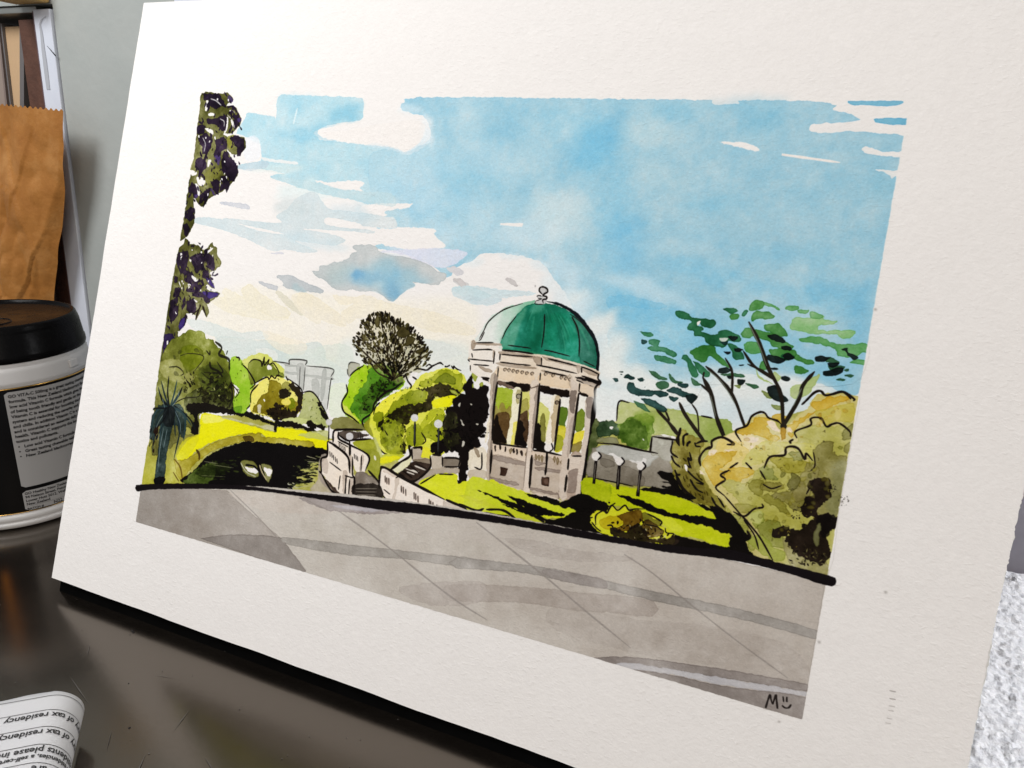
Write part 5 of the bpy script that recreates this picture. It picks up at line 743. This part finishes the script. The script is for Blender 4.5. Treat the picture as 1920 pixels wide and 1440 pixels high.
for x, y, bx, by, r in ((170, 605, 148, 838, 40), (366, 650, 348, 886, 34), (545, 690, 518, 944, 34)):
    p_ = film('painted_lamp', ring(x, y, r, 'L')); film('post', "=L %d,%d %d,%d %d,%d %d,%d" % (x-14, y+r-6, x+10, y+r-6, bx+12, by, bx-12, by), p_)
film('painted_bush', "L 110,1150 150,1080 300,1020 410,1020 560,1060 680,1130 820,1260 830,1340 700,1345 300,1275 200,1245", None, 'low yellow and brown bush on the lawn')
p_ = film('painted_tree', "M 130,690 480,165 1050,85 1540,130 1780,310 1876,400 1860,545 1760,690 1400,720 1290,820 1190,870 1090,720 900,700 700,700 640,790 560,850 310,890", None, 'wind-swept green tree in open sprays against the sky')
for s in ("=M 345,865 425,930 505,1045 495,1060 415,965", "=M 505,820 565,905 695,1095 680,1105 550,935", "=M 675,640 745,755 790,930 840,1060 820,1065 770,930 725,770", "=M 700,555 805,645 905,775 990,990 970,992 890,790 795,660", "=M 1005,240 1095,400 1160,570 1250,750 1270,980 1250,990 1230,770 1140,580 1080,400", "=M 1480,595 1495,605 1410,710 1380,800 1270,990 1255,980 1360,800 1390,700"): film('trunk', s, p_)
film('painted_bush', "L 820,500 890,370 960,430 1070,480 1040,560 1060,700 1110,820 1280,1070 1040,1010 850,830 800,650", None, 'spiky dark olive bush')
film('painted_bush', "N 270,560 350,400 440,355 570,290 630,220 700,205 830,320 1000,170 1060,80 1200,60 1330,75 1372,110 1290,520 1225,900 1150,1322 900,1260 640,1180 480,880 290,640", None, 'large ochre and olive bush at the edge of the picture')
film('painted_pavement', "=F 262,916 446,917 620,939 860,970 1080,1006 1334,1044 1545,1097 1503,1348 255,978")
film('painted_kerb', "F 255,911 340,906 446,909 550,921 690,935 900,962 1080,992 1297,1026 1443,1050 1566,1086 1562,1097 1480,1075 1334,1044 1188,1023 970,986 755,960 620,939 446,917 275,918", None, 'thick black line along the pavement')
film('signature', "=R 110,935 305,925 305,1040 110,1045", None, 'signature M and a smile in black ink')
V, F = [], []
for cx, cy, r_ in ((.0587, -.0055, .0011), (.1050, -.0466, .0007), (.0600, -.0062, .0008), (.085, -.03, .0004), (.03, -.02, .0003), (.071, -.048, .0004)):
    b = len(V); V += [(cx+r_*(1 if k % 2 else .6)*math.cos(k*1.2566), cy+r_*(.5+.3*(k % 3))*math.sin(k*1.2566), .0001) for k in range(5)]+[(cx, cy, r_*.7)]; F += [(b+k, b+(k+1) % 5, b+5) for k in range(5)]
o = mesh_obj('crumb', V, F, M_CRUMB, table); o['kind'] = 'stuff'
# ---------------------------------------------------------------- supplement tub
TC = (-.1058, .0589, 0)
tub = thing('supplement_tub', 'round white supplement tub with black lid and black label left of the painting', 'tub', TC)
q = Mat('tub_plastic', (.62, .61, .60), .32); M_TUB = q.m
q = Mat('lid_plastic', (.004, .0038, .004), .2, 0, .05); v = q.coord(); q.normal(q.bump(q.noise(v, 500, 3, .6), .12, .0004)); q.roughness(q.ramp(q.noise(v, 120, 4, .6), (.35, (.16,)*3), (.7, (.34,)*3))); M_LID = q.m
q = Mat('label_black', (.004, .004, .0045), .4, 0, .12); M_LAB = q.m
q = Mat('label_silver', (.40, .395, .39), .42, .1); M_SIL = q.m
q = Mat('gold_foil', (.72, .43, .12), .22, 1); M_GOLD = q.m
q = Mat('orange_foil', (.95, .34, .03), .3, .55); M_FOIL = q.m
q = Mat('ink_black', (.006, .006, .007), .5); M_INK = q.m
vs, fs = lathe([(0, .0006), (.0435, .0006), (.0452, .0014), (.0456, .003), (.0455, .0043), (.0449, .0047), (.0451, .0052), (.0456, .0060), (.0453, .0085), (.0446, .0093), (.0446, .0828), (.0450, .0836), (.0449, .0850), (.0441, .0900), (.0438, .0922), (.0433, .0927), (.0434, .0931), (.0430, .0955), (.0400, .0960), (0, .0960)], 128)
mesh_obj('body', vs, fs, M_TUB, tub, True)
rid = [(0, .1122), (.0370, .1122), (.0381, .1126), (.0386, .1138), (.0392, .1143), (.0400, .1141), (.0407, .1130), (.0412, .1112), (.0415, .1106), (.0415, .1098), (.0418, .1094), (.0433, .0990), (.0437, .0985), (.0439, .0962), (.0436, .0949), (.0420, .0949), (.0420, .0970)]
vs, fs = lathe(rid, 128); lid = mesh_obj('lid', vs, fs, M_LID, tub, True)
vs, fs = lathe([(.0086, .1122), (.0088, .1125), (.0091, .1125), (.0093, .1122)], 48); o = mesh_obj('lid_ring', vs, fs, M_LID, lid, True); o.location = (.012, -.008, 0)
vs, fs = lathe([(.0448, .0096), (.0449, .0100), (.0449, .0818), (.0448, .0822)], 128); lab = mesh_obj('label_wrap', vs, fs, M_LAB, tub, True)
for nm, za, zb in (('gold_line', .0814, .0821), ('gold_line', .0097, .0101)):
    vs, fs = lathe([(.04475, za), (.0451, za+.0001), (.0451, zb-.0001), (.04475, zb)], 128); mesh_obj(nm, vs, fs, M_GOLD, lab, True)
def on_tub(r): return lambda x, z: (r*math.cos(x/r), r*math.sin(x/r), z)
def tub_panel(name, a0, a1, z0, z1, r, mat, parent, cr=.0012):
    f = on_tub(r); n = 40; x0, x1 = R(a0)*r, R(a1)*r; V, F = [], []
    for i in range(n+1):
        x = x0+(x1-x0)*i/n; d = min(x-x0, x1-x); ins = cr-math.sqrt(max(0, cr*cr-max(0, cr-d)**2)) if d < cr else 0
        V += [f(x, z0+ins), f(x, z1-ins)]
    for i in range(n): F.append((2*i, 2*i+2, 2*i+3, 2*i+1))
    return mesh_obj(name, V, F, mat, parent, True)
tub_panel('text_panel', -32.7, 62, .0246, .0802, .04505, M_SIL, lab); tub_panel('text_panel', -32.9, 62, .0101+.0004, .0225, .04505, M_SIL, lab)
o = tub_panel('foil_stripe', -54.6, -50.4, .026, .080, .04505, M_FOIL, lab, .0005); o['label'] = 'upright orange foil stripe'
TXT = ['GO VITA-C 500mg is a great tasting chewable', 'formula. This New Zealand blackcurrant flavo', 'low acid Vitamin C formula which gives the b', 'of being tooth friendly and gentle on the st', 'Vitamin C is essential for boosting the imm', 'system and reducing the severity and dur', 'and chills. In addition Vitamin C is a st', 'and is considered an essential daily nutr', 'health. Vitamin C supports the body ag', 'toxins and pollutants.']
x0 = R(-30.8)*.0452
L_ = [(s, .00238, x0, .0770-.00286*i) for i, s in enumerate(TXT)]
L_ += [(s, .00238, x0+.0032, .0770-.00286*i) for i, s in zip((10.15, 11.15, 12.15), ('Low acid Vitamin C formula', 'Great tasting chewable tablet', 'New Zealand blackcurrant fl'))]
L_ += [('\u2022', .0026, x0+.0004, .0770-.00286*i) for i in (10.15, 11.15, 12.15)]
o = lettering('lettering', L_, on_tub(.04515), M_INK, lab, .00008)
x1 = R(-31.6)*.0452
lettering('lettering', [('GO Healthy New Zealand', .0021, x1, .0202), ('94 Nelson Street, Petone', .0021, x1, .0180), ('Lower Hutt 5012, Wellin', .0021, x1, .0158), ('New Zealand', .0021, x1, .0137), ('BATCH #', .0019, x1, .0108), ('N22', .0027, x1+.0128, .0108)], on_tub(.04515), M_INK, lab, .00006)
vs = []
f = on_tub(.0450)
tub_panel('panel_rule', -31.8, 62, .01305, .01315, .04515, M_INK, lab, .00003)
bm = bmesh.new(); box(bm, (-.0007, -.0032, -.0022), (.0007, .0032, .0022), .0005); o = bm_obj('lid_catch', bm, M_TUB, tub); o.location = (.0447*math.cos(R(17)), .0447*math.sin(R(17)), .0882); o.rotation_euler = (0, R(-8), R(17))
# ---------------------------------------------------------------- shelf unit in the wall, with books
shelf = thing('bookcase', 'white edged brown shelf unit set in the wall, painting side', 'bookcase', (-.19, .178, 0)); shelf['label'] = 'brown shelf unit with a scuffed white edge behind the paper bag'
q = Mat('white_laminate', (.70, .74, .82), .35); v = q.coord(); q.color(q.ramp(q.noise(v, 60, 4, .6), (.35, (.66, .70, .79)), (.7, (.72, .76, .84)))); M_LAM = q.m
M_BROWN = two_tone('fibreboard', (.060, .022, .012), (.11, .042, .022), 90, .75, .4, .001)
M_BROWN2 = two_tone('brown_board', (.075, .030, .018), (.12, .052, .032), 110, .7, .4, .001)
M_PLUM = two_tone('plum_edge', (.11, .07, .08), (.15, .10, .11), 120, .6)
q = Mat('brushed_metal', (.42, .43, .40), .38, .8); v = q.coord((2, 60, 60)); q.roughness(q.ramp(q.noise(v, 8, 3), (.3, (.3,)*3), (.7, (.5,)*3))); M_MET = q.m
q = Mat('grey_tape', (.44, .46, .50), .5); M_TAPE = q.m
def lean(bm, a=.0345):                                       # the side panel stands a little out of plumb
    for v in bm.verts: v.co.x += (v.co.z-.29)*a
bm = bmesh.new(); box(bm, (-.1962+.19, -.0022, 0), (-.1799+.19, .06, .2912), .0006); lean(bm); pan = bm_obj('side_panel', bm, M_LAM, shelf)
bm = bmesh.new(); box(bm, (-.1974+.19, -.0018, 0), (-.19622+.19, .055, .2902)); lean(bm); bm_obj('panel_edge', bm, M_PLUM, shelf)
bm = bmesh.new(); box(bm, (-.6, .045, 0), (-.1975+.19, .055, .2878)); lean(bm); bm_obj('back_panel', bm, M_BROWN, shelf)
bm = bmesh.new(); box(bm, (-.0335, .006, 0), (-.0078, .0095, .2868)); lean(bm); bm_obj('inner_board', bm, M_BROWN2, shelf)
bm = bmesh.new(); box(bm, (-.6, .0015, .2900), (-.1979+.19, .056, .2940), .0004); bm_obj('top_rail', bm, M_MET, shelf)
tp = [(72, 58, 3), (79, 33, 3), (75, 40, 3), (74, 48, 3), (78, 64, 4.5), (81, 90, 4.5), (85, 120, 5), (88, 145, 5), (90.5, 165, 5), (91, 170, 3)]
def on_wall(p, y=.1757):
    d = RW @ np.array([(p[0]-960)/F_, (p[1]-720)/F_, 1]); return CAM+d*(y-CAM[1])/d[1]
cl = [on_wall(p) for p in ((86, 31), (78, 37), (75, 46), (78, 62), (81, 90), (85, 120), (88, 145), (91, 168))]; wd = [.0007, .0009, .0008, .0012, .0016, .0019, .0019, .0017]
V = []; F = []
for c, h in zip(cl, wd): V += [(c[0]+.19-h, -.0025, c[2]), (c[0]+.19+h, -.0025, c[2])]
for i in range(len(cl)-1): F.append((2*i, 2*i+1, 2*i+3, 2*i+2))
mesh_obj('tape_mark', V, F[::-1], M_TAPE, pan).matrix_parent_inverse = Matrix.Identity(4)
a, b = on_wall((89, 86)), on_wall((105.5, 105)); n_ = np.array([.0003, 0, .0003])
mesh_obj('scratch_mark', [(p[0]+.19, -.0027, p[2]) for p in (a-n_*.3, b-n_*1.2, b+n_*1.2, a+n_*.3)], [(0, 1, 2, 3)], M_INK, pan)
q = Mat('yellow_card', (.62, .40, .13), .55); v = q.coord(); q.color(q.ramp(q.noise(v, 50, 4), (.35, (.55, .34, .10)), (.7, (.66, .44, .16)))); M_YEL = q.m
bm = bmesh.new(); box(bm, (-.2125, .160, .2945), (-.1795, .177, .335), .0015); o = bm_obj('yellow_block', bm, M_YEL); tag(o, 'plain yellow block standing on top of the shelf unit', 'block')
def book(label, xl, xr, tl, tr, y0, y1, zt, cw, pcol, ccol):
    """xl, xr: page block edges at the top; tl, tr: how far each leans per metre of height"""
    t = thing('book', label, 'book', (xr, y0, 0), 'books in the shelf unit')
    pm = two_tone('pages', pcol, tuple(c*.85 for c in pcol), 200, .8, stretch=(40, 1, 1)); cm = Mat('book_cover', ccol, .5).m
    def slabx(name, a, ta, b, tb, ya, yb, z, mt):
        V = [(x+(zz-zt)*l-xr, y, zz) for zz in (.12, z) for y in (ya, yb) for x, l in ((a, ta), (b, tb))]
        F = [(0, 1, 5, 4), (2, 6, 7, 3), (0, 4, 6, 2), (1, 3, 7, 5), (4, 5, 7, 6), (0, 2, 3, 1)]
        return mesh_obj(name, V, F, mt, t)
    slabx('pages', xl, tl, xr-.0002, tr, .002, y1-y0, zt-.002, pm); slabx('cover', xr, tr, xr+cw, tr, 0, y1-y0, zt, cm); slabx('cover', xl-.0016, tl, xl-.0002, tl, 0, y1-y0, zt, cm)
    return t
book('thick book with cream page block and grey cover, upright on the shelf', -.2504, -.2314, .08, .25, .19, .222, .2862, .0045, (.62, .42, .24), (.15, .14, .14))
book('grey brown book at the picture edge, left of the cream one', -.285, -.2560, .10, .10, .19, .222, .2858, .002, (.34, .27, .23), (.22, .17, .15))
# ---------------------------------------------------------------- paper bag
bag = thing('paper_bag', 'crumpled brown paper bag with a pinked top edge behind the tub', 'bag', (-.23, .156, 0))
q = Mat('kraft', (.36, .17, .05), .5, 0, .3); v = q.coord(); q.color(q.ramp(q.noise(v, 45, 5, .65), (.3, (.31, .122, .024)), (.5, (.38, .16, .036)), (.72, (.47, .225, .068)))); q.normal(q.bump(q.noise(q.coord((1, 1, .3)), 900, 3), .2, .0004, q.bump(q.noise(v, 120, 4, .6), .5, .0015))); M_KRAFT = q.m
FL = [((-.212, .05), (-.196, .135), 1.0), ((-.30, .155), (-.205, .095), .8), ((-.19, .232), (-.165, .13), .7), ((-.165, .13), (-.20, .08), .8), ((-.24, .232), (-.232, .05), .6), ((-.15, .215), (-.175, .17), .5), ((-.28, .20), (-.19, .175), .5)]
def fold(x, z):                                              # sharp paper creases
    r_ = 0
    for (ax, az), (bx, bz), k_ in FL:
        dx_, dz_ = bx-ax, bz-az; L_2 = dx_*dx_+dz_*dz_; u_ = min(1, max(0, ((x-ax)*dx_+(z-az)*dz_)/L_2)); d_ = math.hypot(x-ax-u_*dx_, z-az-u_*dz_); sd = 1 if (x-ax)*dz_-(z-az)*dx_ > 0 else -.35
        r_ -= k_*sd*max(0, 1-d_/.022)
    return r_
NU, NV = 150, 130; rs = np.random.RandomState(5)
crease = 1-2*np.abs(noise2(NV+1, NU+1, 24, rs)); crease2 = 1-2*np.abs(noise2(NV+1, NU+1, 11, rs)); soft = noise2(NV+1, NU+1, 40, rs); crease3 = 1-2*np.abs(np.array([[math.sin(.055*i+.075*j+1.3*soft[j, i]) for i in range(NU+1)] for j in range(NV+1)]))
V, F = [], []
zr = np.array([0, .0967, .1591, .1951, .2266]); xr = np.array([-.215, -.1905, -.1719, -.1602, -.1522])
for j in range(NV+1):
    t = j/NV
    for i in range(NU+1):
        s = i/NU; ztop = .2325-.0059*max(0, (s-.3)/.7) + (.0006*(1 if (i % 4) < 2 else -1) if j == NV else 0); z = t*ztop
        xf = np.interp(z, [0, .0934, .1843, .23], [-.24, -.2201, -.1694, -.1535])      # the fold where the gusset turns back
        xR = (np.interp(z, zr, xr)+.603*xf)/1.603; xR = max(xR, xf); x = -.34+(xR+.34)*s
        y = .0013*crease[j, i]+.0007*crease2[j, i]+.0045*soft[j, i]*(1-t*.4)+.0016*crease3[j, i]+.0016*fold(x+.036, z)
        y -= .006*math.sin(math.pi*min(1, max(0, (x+.30)/.13)))*math.sin(math.pi*min(1, t*1.05))
        if x > xf: y += (x-xf)*.45
        y *= min(1, .25+(1-t)*4)
        V.append((x+.23, y, z))
for j in range(NV):
    for i in range(NU): a = j*(NU+1)+i; F.append((a, a+1, a+NU+2, a+NU+1))
mesh_obj('front_panel', V, F, M_KRAFT, bag, True)
V2 = [(x-.0032, y+.0018, z-.0012*(z > .2)) for x, y, z in V]; mesh_obj('back_panel', V2, [f[::-1] for f in F], M_KRAFT, bag, True)
Vg, Fg = [], []
for j in range(NV+1):
    a = V[j*(NU+1)+NU]; b = V2[j*(NU+1)+NU]; mdx = .0002
    Vg += [a, ((a[0]+b[0])/2+mdx, (a[1]+b[1])/2, a[2]), b]
for j in range(NV):
    for i in range(2): c0 = j*3+i; Fg.append((c0, c0+1, c0+4, c0+3))
mesh_obj('gusset', Vg, Fg, M_KRAFT, bag, True)
# ---------------------------------------------------------------- printed form, curling up at the near left
form = thing('printed_form', 'curled white printed form lying upside down at the near left of the table', 'paper form', (.0969, -.0667, 0))
def on_flat(p, z):
    d = RW @ np.array([(p[0]-960)/F_, (p[1]-720)/F_, 1]); return CAM+d*(z-CAM[2])/d[2]
ZT = .022; P0 = on_flat((96, 1296), ZT)[:2]; Pl = on_flat((0, 1313), ZT)[:2]; e1 = (P0-Pl)/np.linalg.norm(P0-Pl); e2 = np.array([e1[1], -e1[0]])
def sheet_point(s, t, lift=0.0):
    """s along a text row (to the right), t down the page from its far edge"""
    r = .0092+.02*t
    if s < 0: x, z, nx, nz = s, ZT+.004*min(0, s+.01)*0-.12*max(0, -s-.02), 0, 1
    else:
        a = min(s/r, R(118)); x, z = r*math.sin(a), ZT-r*(1-math.cos(a)); nx, nz = math.sin(a), math.cos(a); e = max(0, s-r*R(118)); x -= e*.47; z -= e*.88
    z -= .05*t
    h = P0+e1*(x+nx*lift)+e2*(t+.0016*math.sin(s*150)*0)
    return (h[0]-.0969, h[1]+.0667, max(.0004, z+nz*lift))
edge_t = lambda s: .0012*math.sin(s*300)*.3+(.0003 if s < 0 else .02*s)
NS, NT = 90, 40; V, F = [], []
for j in range(NT+1):
    for i in range(NS+1):
        s = -.075+.099*i/NS; V.append(sheet_point(s, max(edge_t(s), .12*j/NT)))
for j in range(NT):
    for i in range(NS): a = j*(NS+1)+i; F.append((a, a+1, a+NS+2, a+NS+1)[::-1])
q = Mat('form_paper', (.56, .555, .565), .75, 0, .3); M_FORM = q.m
pg = mesh_obj('page', V, F, M_FORM, form, True)
so = pg.modifiers.new('thickness', 'SOLIDIFY'); so.thickness = .00015; so.offset = -1
def row_t(y): p = on_flat((0, y), ZT)[:2]-P0; return float(p @ e2)
TR = [row_t(y) for y in (1321, 1345.5, 1374, 1404, 1435)]
q = Mat('form_ink', (.02, .02, .022), .6); M_FINK = q.m
for tr in TR:
    V, F = [], []
    for i in range(61):
        s = -.07+.088*i/60; V += [sheet_point(s, tr-.00010, .0002), sheet_point(s, tr+.00010, .0002)]
    for i in range(60): F.append((2*i, 2*i+1, 2*i+3, 2*i+2))
    mesh_obj('ruled_line', V, F, M_FINK, pg)
def form_text(text, size, s_end, tb):
    """upside-down for the camera: reading runs towards -s, letters rise towards +t"""
    lettering('lettering', [(text, size, 0, 0)], lambda x, y: sheet_point(s_end-x, tb+y, .00022), M_FINK, pg, .00006)
form_text('country of tax residency', .0034, .0222, TR[1]+.0012)
form_text('country of tax residency', .0034, .0222, TR[2]+.0012)
form_text('residents please indicate', .0034, .0170, TR[3]+.0012)
form_text('residencies, a self-certi', .0024, .0135, TR[4]-.0032)
form_text('are', .0034, .006, TR[4]+.0012)
# ---------------------------------------------------------------- white towel and folder to the right of the sheet
rs = np.random.RandomState(9); NX, NY = 190, 250
h = .45*noise2(NY+1, NX+1, 26, rs)+.3*np.abs(noise2(NY+1, NX+1, 6, rs))+.45*np.abs(noise2(NY+1, NX+1, 2.6, rs))+.55*noise2(NY+1, NX+1, 1.3, rs)*(.4+.6*np.abs(noise2(NY+1, NX+1, 9, rs)))
X, Y = np.meshgrid(np.linspace(.375, .565, NX+1), np.linspace(-.03, .2255, NY+1))
Zt = .0075+.0013*h; rim = np.minimum(np.minimum(X-.375, .565-X), np.minimum(Y+.03, .2255-Y)); Zt = np.where(rim <= 1e-6, .0006, np.maximum(Zt*np.clip(rim/.004, .3, 1), .0008))
V = np.stack([X-.47, Y-.1, Zt], -1).reshape(-1, 3)
F = [(j*(NX+1)+i, j*(NX+1)+i+1, (j+1)*(NX+1)+i+1, (j+1)*(NX+1)+i) for j in range(NY) for i in range(NX)]
M_TOWEL = two_tone('towelling', (.60, .61, .65), (.80, .80, .82), 420, .95, .9, .0012, 650, spec=.05)
o = mesh_obj('towel', V, F, M_TOWEL, None, True); o.location = (.47, .1, 0); tag(o, 'rough white nubbly towel on the table right of the painting', 'towel')
fold = thing('folder', 'grey lilac folder with a white edge standing behind the painting on the towel', 'folder', (.41, .232, 0))
M_LIL = two_tone('lilac_board', (.27, .26, .31), (.33, .32, .37), 60, .55)
q = Mat('white_edge', (.8, .8, .82), .5); M_WE = q.m
bm = bmesh.new(); box(bm, (-.12, 0, 0), (.0415, .003, .19), .0006); bm_obj('cover', bm, M_LIL, fold)
bm = bmesh.new(); box(bm, (.0416, .0002, .0005), (.0434, .0045, .19), .0004); bm_obj('edge_strip', bm, M_WE, fold)
bm = bmesh.new(); box(bm, (-.0673, .174, -.005), (-.0040, .1775, .40), .001); o = bm_obj('window_trim', bm, M_LAM); tag(o, 'white upright trim strip on the grey wall behind the top of the painting', 'trim')
